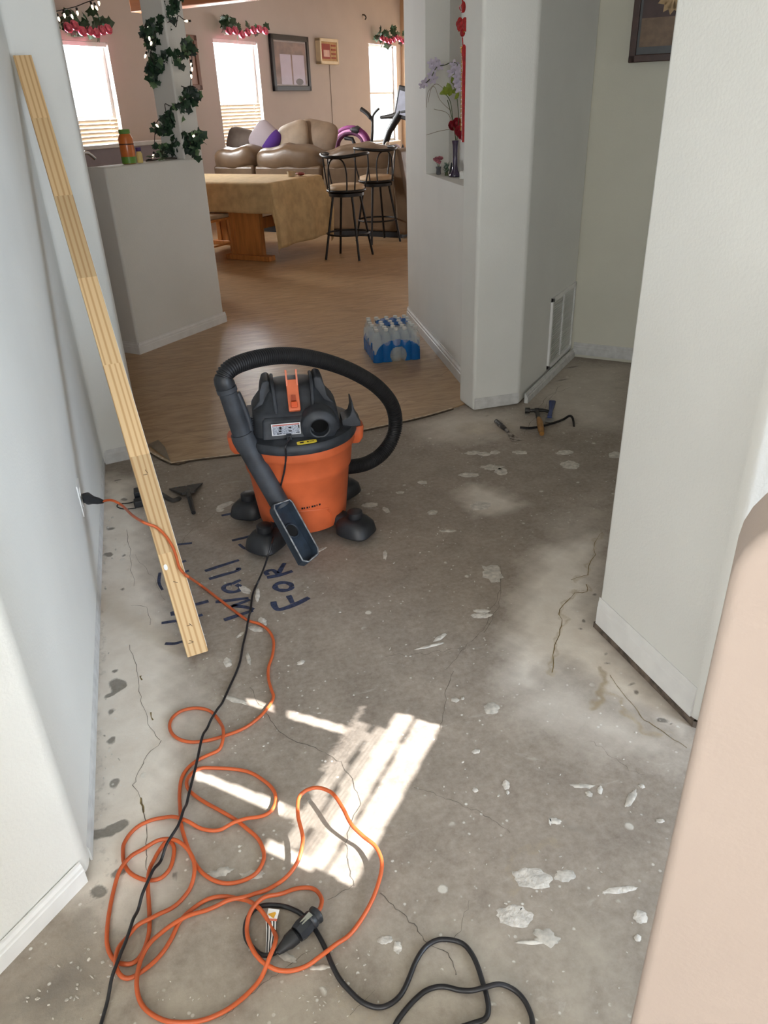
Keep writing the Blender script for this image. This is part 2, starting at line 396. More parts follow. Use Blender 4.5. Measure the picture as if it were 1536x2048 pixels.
baseboard('baseboard_recess_side', (1.90, 3.62, 0), (2.585, 4.295, 0), (1, -1, 0), h=.055, t=.02, mat=TRIMD)
baseboard('baseboard_left_diagonal', (-.362, 1.252, 0), (-2.3, -.686, 0), (1, -1, 0), h=.062, t=.010)
baseboard('baseboard_left', (-.3605, 3.60, 0), (-.3515, 1.30, 0), (1, 0, 0), h=.05, t=.005, mat=TRIMD)
baseboard('baseboard_left_stub', (-.355, 3.617, 0), (-.175, 3.654, 0), (.2, -1, 0), h=.07, t=.006, mat=TRIMD)
baseboard('baseboard_right', (1.1835, 1.675, 0), (1.1995, 1.225, 0), (-1, 0, 0), h=.10, t=.005, z=.022)
baseboard('baseboard_right_diagonal', (1.205, 1.205, 0), (3.0, -.59, 0), (-1, -1, 0), h=.10, t=.005, z=.022)
baseboard('baseboard_column', (1.59, 3.605, 0), (1.855, 3.605, 0), (0, -1, 0), h=.06, t=.004, z=.012, mat=TRIMD)
# exposed gap under the right wall's drywall
struct(MB().prism([(1.178, 1.684), (1.194, 1.208), (1.204, 1.204), (1.19, 1.684)], 0.0008, .021).prism([(1.194, 1.208), (3.0, -.60), (3.0, -.58), (1.204, 1.214)], .0008, .021).build('trim_1', M('raw_plate', srgb(95, 84, 74), rough=.9, var=.5, scale=40)))

# ------------------------------------------------------------------ vinyl floor of the main room
VE = PX([(255, 886), (285, 897), (342, 928), (380, 922), (420, 917), (470, 911), (540, 902), (620, 885), (680, 873), (725, 862), (780, 850), (850, 834), (905, 818)])
VE = [Vector((-.45, 3.79, 0)), Vector((-.20, 3.76, 0))] + VE[1:] + [Vector((1.66, 3.76, 0)), Vector((1.72, 3.95, 0))]
vz = .006
vp = [(p.x, p.y) for p in VE] + [(2.4, 6), (14, 5.6), (16, 18), (-8, 18), (-8, 3.8)]
def vinyl_mat():
    m = bpy.data.materials.new('vinyl'); m.use_nodes = True; N = m.node_tree.nodes; L = m.node_tree.links; b = N['Principled BSDF']
    tc = N.new('ShaderNodeTexCoord'); mp = N.new('ShaderNodeMapping'); mp.inputs['Rotation'].default_value = (0, 0, math.radians(-20)); mp.inputs['Scale'].default_value = (1.4, 7, 1)
    L.new(tc.outputs['Object'], mp.inputs[0])
    n1 = N.new('ShaderNodeTexNoise'); n1.inputs['Scale'].default_value = 3.2; n1.inputs['Detail'].default_value = 9; n1.inputs['Roughness'].default_value = .7; n1.inputs['Distortion'].default_value = .8
    L.new(mp.outputs[0], n1.inputs['Vector'])
    cr = N.new('ShaderNodeValToRGB'); e = cr.color_ramp.elements
    e[0].position = .30; e[0].color = (*srgb(144, 114, 84), 1); e[1].position = .72; e[1].color = (*srgb(200, 170, 134), 1)
    e2 = cr.color_ramp.elements.new(.5); e2.color = (*srgb(176, 146, 110), 1)
    L.new(n1.outputs['Fac'], cr.inputs[0])
    mp2 = N.new('ShaderNodeMapping'); mp2.inputs['Rotation'].default_value = (0, 0, math.radians(45)); L.new(tc.outputs['Object'], mp2.inputs[0])
    br = N.new('ShaderNodeTexBrick'); br.inputs['Scale'].default_value = 1.0; br.inputs['Brick Width'].default_value = .92; br.inputs['Row Height'].default_value = .46
    br.inputs['Mortar Size'].default_value = .004; br.inputs['Color1'].default_value = (1, 1, 1, 1); br.inputs['Color2'].default_value = (.93, .92, .9, 1); br.inputs['Mortar'].default_value = (.72, .68, .64, 1)
    L.new(mp2.outputs[0], br.inputs['Vector'])
    mx = N.new('ShaderNodeMix'); mx.data_type = 'RGBA'; mx.blend_type = 'MULTIPLY'; mx.inputs[0].default_value = .8
    L.new(cr.outputs[0], mx.inputs[6]); L.new(br.outputs[0], mx.inputs[7]); L.new(mx.outputs[2], b.inputs['Base Color'])
    n2 = N.new('ShaderNodeTexNoise'); n2.inputs['Scale'].default_value = 5; n2.inputs['Detail'].default_value = 4; L.new(tc.outputs['Object'], n2.inputs['Vector'])
    mr = N.new('ShaderNodeMapRange'); mr.inputs[3].default_value = .22; mr.inputs[4].default_value = .46; L.new(n2.outputs['Fac'], mr.inputs[0]); L.new(mr.outputs[0], b.inputs['Roughness'])
    bp = N.new('ShaderNodeBump'); bp.inputs['Strength'].default_value = .12; bp.inputs['Distance'].default_value = .004; L.new(n1.outputs['Fac'], bp.inputs['Height']); L.new(bp.outputs[0], b.inputs['Normal'])
    return m
VINYL = vinyl_mat()
vf = struct(MB().prism(vp, .0006, vz).build('floor_vinyl', VINYL))
ed = MB(); ep = [p + Vector((0, 0, vz + .0006)) for p in VE[2:-2]]
ed.ribbon(ep, [.010 + .008 * abs(math.sin(i * 2.1)) for i in range(len(ep))])
ed.build('torn_edge', M('vinyl_core', srgb(196, 180, 158), rough=.8, var=.3, scale=40), vf)
e2 = MB(); e2.tube(spline([p + Vector((0, -.010, .004)) for p in VE[2:-2]], 3), .0045, 5)
e2.build('underlay_lip', M('underlay', srgb(70, 58, 46), rough=.95, var=.4, scale=40), vf)
# peeled back corner by the left opening
pc = MB(); q = PX([(296, 893), (342, 928), (332, 905), (318, 888)])
pc.add([q[0] + Vector((0, 0, .012)), q[1] + Vector((0, 0, .014)), q[2] + Vector((0, 0, .03)), q[3] + Vector((0, 0, .024))], [(0, 1, 2, 3)])
pc.build('peeled_corner', M('vinyl_backing', srgb(128, 116, 102), rough=.8, var=.15, scale=20), vf)
# ------------------------------------------------------------------ concrete floor: fine grid, stains kept as attributes
def graded(lo, hi, a, b, fine, coarse):
    out = list(np.arange(lo, a, coarse)) + list(np.arange(a, b, fine)) + list(np.arange(b, hi + coarse, coarse)); return np.array(out)
gx = graded(-2.6, 6.0, -.55, 1.75, .0062, .09)
gy = np.concatenate([np.arange(-6.6, .5, .15), np.arange(.5, 1.9, .0055), np.arange(1.9, 2.8, .008), np.arange(2.8, 4.2, .011), np.arange(4.2, 5.2, .12)])
GX, GY = np.meshgrid(gx, gy, indexing='ij'); nx, ny = GX.shape
_o = lambda a, b, c: np.sin(a * GX + b * GY + c)
WXg = GX + .010 * _o(37, 11, .3) + .007 * _o(23, -71, 1.9) + .004 * _o(131, 97, .7); WYg = GY + .010 * _o(-13, 41, 2.2) + .007 * _o(67, 29, .4) + .004 * _o(-89, 143, 1.1)
def _segd(px, py, a, b):
    ax, ay, bx, by = a[0], a[1], b[0], b[1]; dx, dy = bx - ax, by - ay; l = dx * dx + dy * dy + 1e-12
    t = np.clip(((px - ax) * dx + (py - ay) * dy) / l, 0, 1); return np.hypot(px - ax - t * dx, py - ay - t * dy)
def polydist(pts):                              # signed distance (negative inside) to a polygon given in photo pixels
    w = [P(u, v)[:2] for u, v in pts]; d = np.full(GX.shape, 9.0); ins = np.zeros(GX.shape, bool); n = len(w)
    for i in range(n):
        d = np.minimum(d, _segd(WXg, WYg, w[i - 1], w[i]))
        x0, y0 = w[i]; x1, y1 = w[i - 1]
        if abs(y1 - y0) > 1e-12:
            c = ((y0 > WYg) != (y1 > WYg)) & (WXg < (x1 - x0) * (WYg - y0) / (y1 - y0) + x0); ins ^= c
    return np.where(ins, -d, d)
def linedist(pts):
    w = [P(u, v)[:2] for u, v in pts]; d = np.full(GX.shape, 9.0)
    for a, b in zip(w[:-1], w[1:]): d = np.minimum(d, _segd(WXg, WYg, a, b))
    return d
soft = lambda d, f: np.clip(.5 - d / (2 * f), 0, 1) ** 1.3
primer = np.zeros(GX.shape); ochre = np.zeros(GX.shape); dark = np.zeros(GX.shape); pale = np.zeros(GX.shape)
def put(A, val): np.maximum(A, val, out=A)
# white primer along the left wall
put(primer, 1.0 * soft(polydist([(195, 950), (270, 960), (300, 1100), (320, 1180), (355, 1300), (375, 1440), (365, 1500), (350, 1600), (365, 1660), (340, 1780), (240, 1850), (150, 1800), (160, 1300)]), .07))
put(primer, .45 * soft(polydist([(330, 1300), (420, 1340), (450, 1480), (400, 1560), (345, 1640), (330, 1500)]), .09))
# white primer at the foot of the right wall
put(primer, 1.0 * soft(polydist([(1075, 1100), (1160, 1078), (1196, 1070), (1190, 1250), (1385, 1452), (1372, 1490), (1300, 1430), (1215, 1400), (1130, 1330), (1060, 1380), (1010, 1370), (1020, 1240)]), .07))
put(primer, .55 * soft(polydist([(1010, 1370), (1130, 1330), (1300, 1450), (1372, 1500), (1365, 1540), (1180, 1500), (1040, 1440)]), .09))
put(primer, .75 * soft(polydist([(915, 985), (950, 966), (1005, 985), (1050, 1010), (1000, 1028), (950, 1028)]), .05))
put(primer, .60 * soft(polydist([(825, 850), (905, 822), (1035, 822), (1060, 850), (960, 880), (860, 885)]), .10))
put(primer, .45 * soft(polydist([(1050, 790), (1135, 725), (1260, 735), (1250, 860), (1120, 850)]), .12))
put(primer, .35 * soft(polydist([(1100, 1040), (1200, 1000), (1200, 1080), (1080, 1110)]), .12))
# paler, worn concrete nearer the door
put(pale, .9 * soft(polydist([(0, 1960), (230, 1830), (520, 1900), (800, 1830), (1320, 1820), (1270, 2300), (300, 2300), (-200, 2100)]), .16))
put(pale, .6 * soft(polydist([(230, 1700), (600, 1540), (800, 1600), (700, 1860), (300, 1950)]), .2))
# glue and adhesive stains
for pts, w, s in [([(1205, 1063), (1188, 1085), (1190, 1110), (1178, 1130), (1176, 1150), (1142, 1160)], .006, .75), ([(1172, 1168), (1176, 1183), (1145, 1180), (1150, 1190), (1125, 1208), (1127, 1218), (1116, 1228), (1126, 1237), (1119, 1270), (1107, 1300), (1104, 1345)], .006, .8),
                  ([(1212, 1338), (1203, 1362), (1198, 1395), (1190, 1415)], .012, .8), ([(1215, 1345), (1240, 1380), (1262, 1405), (1290, 1435), (1320, 1462), (1374, 1494)], .004, .6), ([(1210, 1385), (1232, 1400), (1262, 1440), (1310, 1470)], .008, .7),
                  ([(270, 1560), (283, 1600), (290, 1640)], .005, .5), ([(255, 1080), (265, 1120), (260, 1160)], .01, .35), ([(700, 1990), (740, 2020), (780, 2030)], .03, .30), ([(1010, 1790), (1020, 1745), (1060, 1700), (1110, 1690)], .014, .35)]:
    put(ochre, s * soft(linedist(pts) - w, .008))
for pts, w, s in [([(1165, 1420), (1158, 1470), (1172, 1530), (1176, 1570)], .012, .5), ([(1165, 1600), (1190, 1620), (1260, 1632), (1300, 1650), (1340, 1672)], .010, .6), ([(1145, 1655), (1180, 1660)], .012, .7), ([(1195, 1672), (1260, 1710), (1330, 1735)], .006, .5), ([(1000, 1294), (1050, 1320), (1105, 1350)], .006, .55),
                  ([(205, 1700), (225, 1735), (175, 1800), (260, 1830), (330, 1870)], .02, .35), ([(1060, 1460), (1035, 1540)], .015, .3), ([(120, 2000), (260, 1870), (150, 1850)], .04, .4), ([(700, 1720), (760, 1700)], .05, .12)]:
    put(dark, s * soft(linedist(pts) - w, .022))
put(dark, .55 * soft(linedist([(207, 940), (203, 1100), (200, 1300), (194, 1500), (190, 1690)]) - .012, .022))
put(dark, .6 * soft(polydist([(-60, 1990), (60, 1920), (160, 1830), (215, 1880), (240, 1960), (150, 2100), (-60, 2120)]), .10))
put(ochre, .42 * soft(polydist([(890, 850), (960, 838), (1040, 842), (1030, 868), (930, 878)]), .05)); put(ochre, .40 * soft(polydist([(1090, 800), (1150, 815), (1160, 840), (1120, 842)]), .06))
for u, v, a, b in [(232, 1372, .022, .03), (222, 1385, .014, .012), (225, 1425, .008, .012), (229, 1480, .012, .016), (228, 1570, .016, .024), (225, 1655, .03, .02), (200, 1670, .03, .02), (240, 1745, .014, .014), (205, 1780, .02, .02), (358, 1752, .008, .01),
                   (1166, 1240, .010, .010), (1159, 1258, .007, .006), (1209, 1305, .007, .005), (1220, 1327, .010, .006), (1265, 1366, .010, .006), (1274, 1384, .013, .008), (1322, 1438, .02, .012), (1340, 1445, .008, .006), (1190, 1190, .010, .008),
                   (225, 1345, .01, .01), (240, 1180, .01, .008), (250, 1110, .012, .008), (215, 1110, .02, .02), (225, 1055, .02, .012), (250, 1000, .02, .012), (235, 960, .02, .01), (955, 836, .02, .006), (975, 832, .02, .006), (1010, 838, .012, .005), (1070, 770, .02, .02), (1120, 760, .02, .015), (1090, 815, .015, .01), (1140, 735, .02, .02), (1180, 728, .03, .01)]:
    p = P(u, v); put(dark, soft((np.hypot((WXg * .6 + GX * .4 - p[0]) / a, (WYg * .6 + GY * .4 - p[1]) / b) - 1) * min(a, b), .006))
me = bpy.data.meshes.new('floor')
vv = np.stack([GX.ravel(), GY.ravel(), np.zeros(GX.size)], 1).astype(np.float32)
idx = np.arange(nx * ny).reshape(nx, ny)
quad = np.stack([idx[:-1, :-1], idx[1:, :-1], idx[1:, 1:], idx[:-1, 1:]], -1).reshape(-1, 4)
me.vertices.add(len(vv)); me.vertices.foreach_set('co', vv.ravel()); nq = len(quad)
me.loops.add(nq * 4); me.loops.foreach_set('vertex_index', quad.ravel().astype(np.int32))
me.polygons.add(nq); me.polygons.foreach_set('loop_start', np.arange(0, nq * 4, 4, dtype=np.int32))
me.update(calc_edges=True)
for nm, A in (('primer', primer), ('ochre', ochre), ('dark', dark), ('pale', pale)):
    at = me.attributes.new(nm, 'FLOAT', 'POINT'); at.data.foreach_set('value', A.ravel().astype(np.float32))
def concrete():
    m = bpy.data.materials.new('concrete'); m.use_nodes = True; N = m.node_tree.nodes; L = m.node_tree.links; b = N['Principled BSDF']
    tc = N.new('ShaderNodeTexCoord')
    def noise(s, d=5, r=.6, dist=0.0, st=None):
        n = N.new('ShaderNodeTexNoise'); n.inputs['Scale'].default_value = s; n.inputs['Detail'].default_value = d; n.inputs['Roughness'].default_value = r; n.inputs['Distortion'].default_value = dist
        if st:
            mp = N.new('ShaderNodeMapping'); mp.inputs['Scale'].default_value = st; L.new(tc.outputs['Object'], mp.inputs[0]); L.new(mp.outputs[0], n.inputs['Vector'])
        else: L.new(tc.outputs['Object'], n.inputs['Vector'])
        return n.outputs['Fac']
    def ramp(f, stops):
        c = N.new('ShaderNodeValToRGB'); e = c.color_ramp.elements
        e[0].position, e[0].color = stops[0][0], (*stops[0][1], 1); e[1].position, e[1].color = stops[-1][0], (*stops[-1][1], 1)
        for p, q in stops[1:-1]: x = e.new(p); x.color = (*q, 1)
        L.new(f, c.inputs[0]); return c.outputs[0]
    def mix(f, a, c, blend='MIX'):
        x = N.new('ShaderNodeMix'); x.data_type = 'RGBA'; x.blend_type = blend
        for k, v in ((0, f), (6, a), (7, c)):
            if isinstance(v, (int, float)): x.inputs[k].default_value = v
            elif isinstance(v, tuple): x.inputs[k].default_value = (*v, 1)
            else: L.new(v, x.inputs[k])
        return x.outputs[2]
    def math_(op, a, c, clamp=False):
        x = N.new('ShaderNodeMath'); x.operation = op; x.use_clamp = clamp
        for k, v in ((0, a), (1, c)):
            if isinstance(v, (int, float)): x.inputs[k].default_value = v
            else: L.new(v, x.inputs[k])
        return x.outputs[0]
    def attr(n): a = N.new('ShaderNodeAttribute'); a.attribute_name = n; return a.outputs['Fac']
    def rng(f, a, c):
        r = N.new('ShaderNodeMapRange'); r.inputs[1].default_value = a; r.inputs[2].default_value = c; r.clamp = True; L.new(f, r.inputs[0]); return r.outputs[0]
    W, G = (1, 1, 1), (0, 0, 0)
    big, mid, fine = noise(2.3, 6, .6, .4), noise(9, 7, .65, .3), noise(55, 6, .7)
    col = ramp(big, [(.32, srgb(122, 110, 98)), (.5, srgb(143, 130, 117)), (.68, srgb(164, 151, 137))])
    col = mix(.55, col, ramp(mid, [(.3, srgb(114, 102, 91)), (.7, srgb(174, 161, 147))]))
    col = mix(.30, col, ramp(fine, [(.3, srgb(100, 92, 84)), (.7, srgb(186, 178, 168))]))
    col = mix(math_('MULTIPLY', attr('pale'), rng(mid, .25, .7)), col, srgb(174, 165, 150))
    # broad smears of dried compound
    smear = rng(noise(5.5, 8, .72, 1.4, (1.0, 1.6, 1)), .60, .74)
    col = mix(math_('MULTIPLY', smear, .50), col, srgb(196, 190, 180))
    pm = math_('MULTIPLY', attr('primer'), rng(math_('ADD', math_('MULTIPLY', mid, .6), math_('ADD', math_('MULTIPLY', fine, .35), math_('MULTIPLY', attr('primer'), .5))), .26, .52))
    col = mix(pm, col, ramp(mid, [(.3, srgb(214, 204, 191)), (.7, srgb(232, 225, 214))]))
    oc = rng(math_('ADD', attr('ochre'), math_('MULTIPLY', math_('SUBTRACT', fine, .5), .9)), .25, .8)
    col = mix(math_('MULTIPLY', oc, .55), col, ramp(mid, [(.3, srgb(120, 98, 58)), (.7, srgb(176, 154, 104))]))
    dk = rng(math_('ADD', attr('dark'), math_('MULTIPLY', math_('SUBTRACT', fine, .5), .9)), .3, .75)
    col = mix(math_('MULTIPLY', dk, .8), col, ramp(fine, [(.3, srgb(84, 80, 74)), (.7, srgb(124, 118, 110))]))
    # paint specks and dust
    vor = N.new('ShaderNodeTexVoronoi'); vor.inputs['Scale'].default_value = 46; vor.inputs['Randomness'].default_value = 1; L.new(tc.outputs['Object'], vor.inputs['Vector'])
    sp = math_('MULTIPLY', rng(vor.outputs['Distance'], .20, .12), rng(noise(3.2, 4, .6), .42, .56))
    sp = math_('MULTIPLY', sp, rng(noise(38, 2, .5), .52, .58))
    col = mix(math_('MULTIPLY', sp, .85), col, srgb(222, 219, 212))
    vor2 = N.new('ShaderNodeTexVoronoi'); vor2.inputs['Scale'].default_value = 13; L.new(tc.outputs['Object'], vor2.inputs['Vector'])
    sp2 = math_('MULTIPLY', rng(math_('ADD', vor2.outputs['Distance'], math_('MULTIPLY', fine, .16)), .24, .19), rng(noise(6.5, 2, .5), .58, .62))
    col = mix(math_('MULTIPLY', sp2, .7), col, srgb(214, 210, 200))
    L.new(col, b.inputs['Base Color'])
    ro = N.new('ShaderNodeMapRange'); ro.inputs[3].default_value = .50; ro.inputs[4].default_value = .78; L.new(mid, ro.inputs[0]); L.new(ro.outputs[0], b.inputs['Roughness'])
    b.inputs['Specular IOR Level'].default_value = .4
    bp = N.new('ShaderNodeBump'); bp.inputs['Strength'].default_value = .35; bp.inputs['Distance'].default_value = .004
    L.new(math_('ADD', math_('MULTIPLY', fine, .5), math_('ADD', mid, math_('ADD', math_('MULTIPLY', sp2, .6), math_('MULTIPLY', dk, -.8)))), bp.inputs['Height']); L.new(bp.outputs[0], b.inputs['Normal'])
    return m
me.materials.append(concrete())
floor = bpy.data.objects.new('floor', me); COL.objects.link(floor); struct(floor)
# crisp marks on the slab: plaster patches, cracks, marker lettering
PLAST = M('plaster_patch', srgb(196, 190, 181), rough=.8, var=.22, scale=38, bump=.4, bscale=90)
PLASTG = M('plaster_smear', srgb(186, 180, 170), rough=.8, var=.22, scale=60)
def patch(u, v, a, b, ang=0, mat=PLAST, jag=.18, n=26, seed=0):   # sizes in photo pixels around one spot of the floor
    r = random.Random(seed or int(u * 31 + v)); ph = [r.uniform(0, 6.28) for _ in range(4)]
    ca, sa = math.cos(math.radians(ang)), math.sin(math.radians(ang)); ring = []
    for k in range(n):
        t = 2 * math.pi * k / n; q = 1 + jag * (.5 * math.sin(2 * t + ph[0]) + .4 * math.sin(5 * t + ph[1]) + .35 * math.sin(9 * t + ph[2])) + r.uniform(-jag, jag) * .3
        x, y = a * q * math.cos(t), b * q * math.sin(t); ring.append(Vector(P(u + x * ca - y * sa, v + x * sa + y * ca)))
    c = sum(ring, Vector()) / n; m = MB()
    out = [(p.x, p.y, .0004) for p in ring]; inn = [(*(c + (p - c) * .82).xy, .0016) for p in ring]
    m.add(out + inn, [(i, (i + 1) % n, n + (i + 1) % n, n + i) for i in range(n)] + [tuple(range(n, 2 * n))])
    m.build('plaster_patch', mat, floor, smooth=60)
for a in [(983, 1417, 17, 11), (1110, 1642, 12, 7, 10), (1100, 1643, 3, 8), (1262, 1597, 8, 20, 25), (1283, 1572, 8, 4, 30), (1065, 1757, 42, 20, 4), (1130, 1752, 22, 12, 5), (1030, 1833, 38, 21, 3), (1281, 1834, 14, 14), (1275, 1876, 8, 7),
          (963, 1231, 20, 6), (963, 1222, 17, 4), (968, 908, 14, 4), (945, 906, 16, 4), (938, 950, 19, 5), (1002, 943, 12, 8), (960, 1012, 20, 9), (865, 1025, 10, 5), (740, 1010, 16, 5), (772, 1020, 9, 4, 30), (895, 1062, 16, 3), (770, 1110, 4, 10), (860, 1292, 30, 3, -14), (880, 1275, 16, 4, -30),
          (455, 1325, 9, 9), (497, 1318, 4, 13, -10), (602, 1325, 9, 4, -20), (525, 1243, 10, 7, 30), (512, 1258, 14, 6, 10), (490, 1180, 14, 6, 30), (515, 1190, 5, 13), (910, 1400, 8, 5), (925, 1397, 4, 3), (952, 1503, 8, 5, -15), (950, 1580, 6, 5), (1012, 1570, 8, 9), (1178, 1588, 8, 5, 20), (1200, 1580, 6, 8), (1320, 1642, 10, 4), (770, 1880, 15, 9), (795, 1895, 8, 14), (575, 1915, 18, 9, 20), (1015, 1585, 4, 4), (1240, 1780, 36, 7, -5), (480, 1270, 10, 3, -40), (640, 1100, 14, 3, -25), (1130, 905, 16, 5), (1140, 930, 20, 8), (1230, 910, 14, 6), (990, 905, 10, 4), (1040, 905, 14, 4), (800, 985, 8, 3), (845, 965, 9, 4), (450, 1010, 20, 4, -20), (440, 1020, 8, 4)]:
    patch(*a, mat=PLAST if (a[0] + a[1]) % 3 else PLASTG)
for a in [(1092, 1875, 28, 16, 10), (985, 1147, 24, 14, 20), (985, 935, 26, 5), (1165, 1572, 22, 5, 5), (440, 1745, 26, 9, -10), (505, 1750, 22, 10), (470, 1400, 26, 5, 20), (1060, 1885, 30, 4), (640, 1935, 20, 6)]: patch(*a, mat=PLASTG, jag=.3)
rc = random.Random(99)
for (u0, u1, v0, v1, cnt, big) in [(10, 230, 1850, 2045, 46, 1.0), (380, 560, 1300, 1520, 40, .45), (600, 740, 1890, 2045, 34, .6), (640, 980, 1060, 1300, 26, .5), (200, 240, 960, 1640, 26, .6), (880, 1300, 1450, 2000, 34, .6), (300, 600, 1950, 2045, 18, .6)]:
    for _ in range(cnt):
        u, v = rc.uniform(u0, u1), rc.uniform(v0, v1)
        if u < 230 and v < 2040 - u * .95 and v > 1845: continue
        patch(u, v, big * rc.uniform(1.5, 5.5), big * rc.uniform(1.2, 3.2), rc.uniform(-60, 60), PLAST if rc.random() < .6 else PLASTG, .3, 9)
CRK = M('crack', srgb(92, 85, 77), rough=.95, var=.3, scale=60)
CRO = M('glue_line', srgb(128, 110, 72), rough=.8, var=.35, scale=60)
def crack(pts, w, mat=CRK, z=.0007, jit=3.0, name='crack'):
    r = random.Random(int(pts[0][0] * 7 + pts[0][1])); q = []
    for (a, b), (c, d) in zip(pts[:-1], pts[1:]):
        n = max(2, int(math.hypot(c - a, d - b) / 9))
        for k in range(n): t = k / n; q.append((a + (c - a) * t + r.uniform(-jit, jit), b + (d - b) * t + r.uniform(-jit, jit)))
    q.append(pts[-1]); p3 = PX(q, z)
    MB().ribbon(p3, [w * .65 * r.uniform(.4, 1.2) for _ in p3]).build(name, mat, floor)
for pts, w in [([(500, 1375), (540, 1440), (575, 1478), (640, 1500), (688, 1530), (712, 1575), (722, 1610), (705, 1640), (690, 1685), (698, 1730), (708, 1772)], .0022), ([(708, 1772), (655, 1800)], .0015), ([(760, 1785), (800, 1822), (838, 1862), (848, 1882), (880, 1895), (900, 1915), (912, 1950)], .0026),
               ([(830, 1575), (900, 1600), (960, 1625), (1020, 1665)], .0017), ([(905, 1340), (892, 1378), (886, 1440), (880, 1460)], .0022), ([(770, 1310), (850, 1308), (930, 1295), (965, 1262), (1000, 1180)], .0018), ([(930, 1295), (890, 1340)], .0018), ([(1000, 1130), (1003, 1195), (985, 1240), (968, 1265)], .0020),
               ([(258, 1290), (275, 1340), (283, 1400), (296, 1445), (320, 1480)], .0022), ([(322, 1482), (290, 1520), (265, 1570), (285, 1600), (292, 1660), (293, 1750)], .0024), ([(262, 1210), (295, 1215), (300, 1250)], .0025), ([(255, 1060), (262, 1130), (268, 1172)], .0022), ([(940, 1800), (920, 1860), (905, 1880)], .0015), ([(1180, 1480), (1260, 1540), (1290, 1550)], .0013), ([(450, 1010), (385, 1060), (350, 1100)], .0016), ([(1045, 870), (1090, 800), (1125, 770)], .003), ([(1080, 830), (1105, 790), (1140, 775)], .0025), ([(750, 1980), (700, 2030)], .0012), ([(620, 1900), (500, 1990), (440, 2040)], .0014), ([(270, 1110), (310, 1160), (330, 1200)], .0012)]:
    crack(pts, w)
for pts, w in [([(1205, 1063), (1188, 1085), (1190, 1110), (1178, 1130), (1176, 1150), (1142, 1160)], .004), ([(1172, 1168), (1176, 1183), (1150, 1186), (1125, 1210), (1117, 1228), (1126, 1240), (1119, 1270), (1107, 1300), (1104, 1345)], .005), ([(1220, 1350), (1262, 1405), (1290, 1440), (1374, 1496)], .003), ([(280, 1352), (284, 1360)], .01), ([(300, 1425), (306, 1440)], .006), ([(282, 1595), (287, 1625)], .008)]:
    crack(pts, w, CRO, jit=2, name='glue_bead')
INK = M('marker_ink', srgb(48, 56, 82), rough=.7, var=.45, scale=70)
def ink(pts, w=7.0):
    c = [Vector((u, v, 0)) for u, v in pts]; q = spline(c, 5); p3 = [Vector(P(a.x, a.y, .0009)) for a in q]
    s = 1 / np.linalg.norm(ROT.T[2] @ (P(*pts[0]) - EYE)) if False else None
    d = float((ROT @ np.array([0, 0, 1])) @ (P(*pts[0]) - EYE)); ww = 1.25 * w * d / F
    MB().ribbon(p3, [ww * (.92 + .10 * math.sin(i * .5)) for i in range(len(p3))]).build('ink_letter', INK, floor)
el = lambda u, v, a, b, s=0, e=360: [(u + a * math.cos(math.radians(t)), v + b * math.sin(math.radians(t))) for t in range(s, e + 1, 30)]
for pts, w in [([(547, 1203), (549, 1212), (559, 1219), (590, 1209), (618, 1195)], 10), ([(577, 1191), (580, 1196), (585, 1206)], 9), (el(567, 1173, 17, 8), 9), ([(534, 1155), (560, 1150), (585, 1142)], 9), ([(536, 1150), (532, 1144), (545, 1140), (556, 1148)], 8), ([(558, 1146), (563, 1136), (569, 1126)], 8),
               ([(410, 1142), (440, 1132), (478, 1120)], 8), ([(418, 1158), (445, 1150), (470, 1143), (478, 1138), (472, 1138)], 8), (el(464, 1176, 17, 8, -60, 270), 8), ([(464, 1168), (476, 1162), (482, 1160)], 7), ([(431, 1204), (465, 1200), (497, 1196)], 8), ([(462, 1213), (490, 1203), (500, 1199)], 7), ([(464, 1211), (490, 1214), (508, 1219)], 8), ([(448, 1240), (475, 1231), (506, 1221)], 9),
               ([(391, 1209), (417, 1202)], 8), ([(323, 1246), (350, 1242), (378, 1238), (405, 1229)], 7), ([(341, 1228), (350, 1226)], 12), ([(330, 1287), (350, 1287), (370, 1281)], 7), ([(355, 1089), (384, 1086)], 6), ([(464, 1081), (490, 1075), (520, 1066)], 7), ([(478, 1088), (490, 1097), (505, 1098)], 5), ([(362, 1125), (372, 1121)], 6), ([(362, 1146), (378, 1141)], 6), ([(320, 1145), (318, 1165), (325, 1180)], 5), ([(443, 1031), (470, 1026), (486, 1022)], 7)]:
    ink(pts, w)
# ------------------------------------------------------------------ leaning board (its plane is needed by the cord that crosses it)
bdA = Vector((-.0515, 1.962, 0.0)); bdT = Vector(onplane(46, 119, (0, 3.585, 0), (0, 1, 0)))
bdU = (bdT - bdA).normalized(); bdS = Vector((1, .12, 0)); bdS = (bdS - bdU * bdS.dot(bdU)).normalized(); bdN = bdU.cross(bdS).normalized()
if bdN.dot(Vector(EYE) - bdA) < 0: bdN = -bdN
BDT = .020
def onboard(u, v, off): p = bdA + bdN * (BDT + off); return Vector(onplane(u, v, p, bdN))
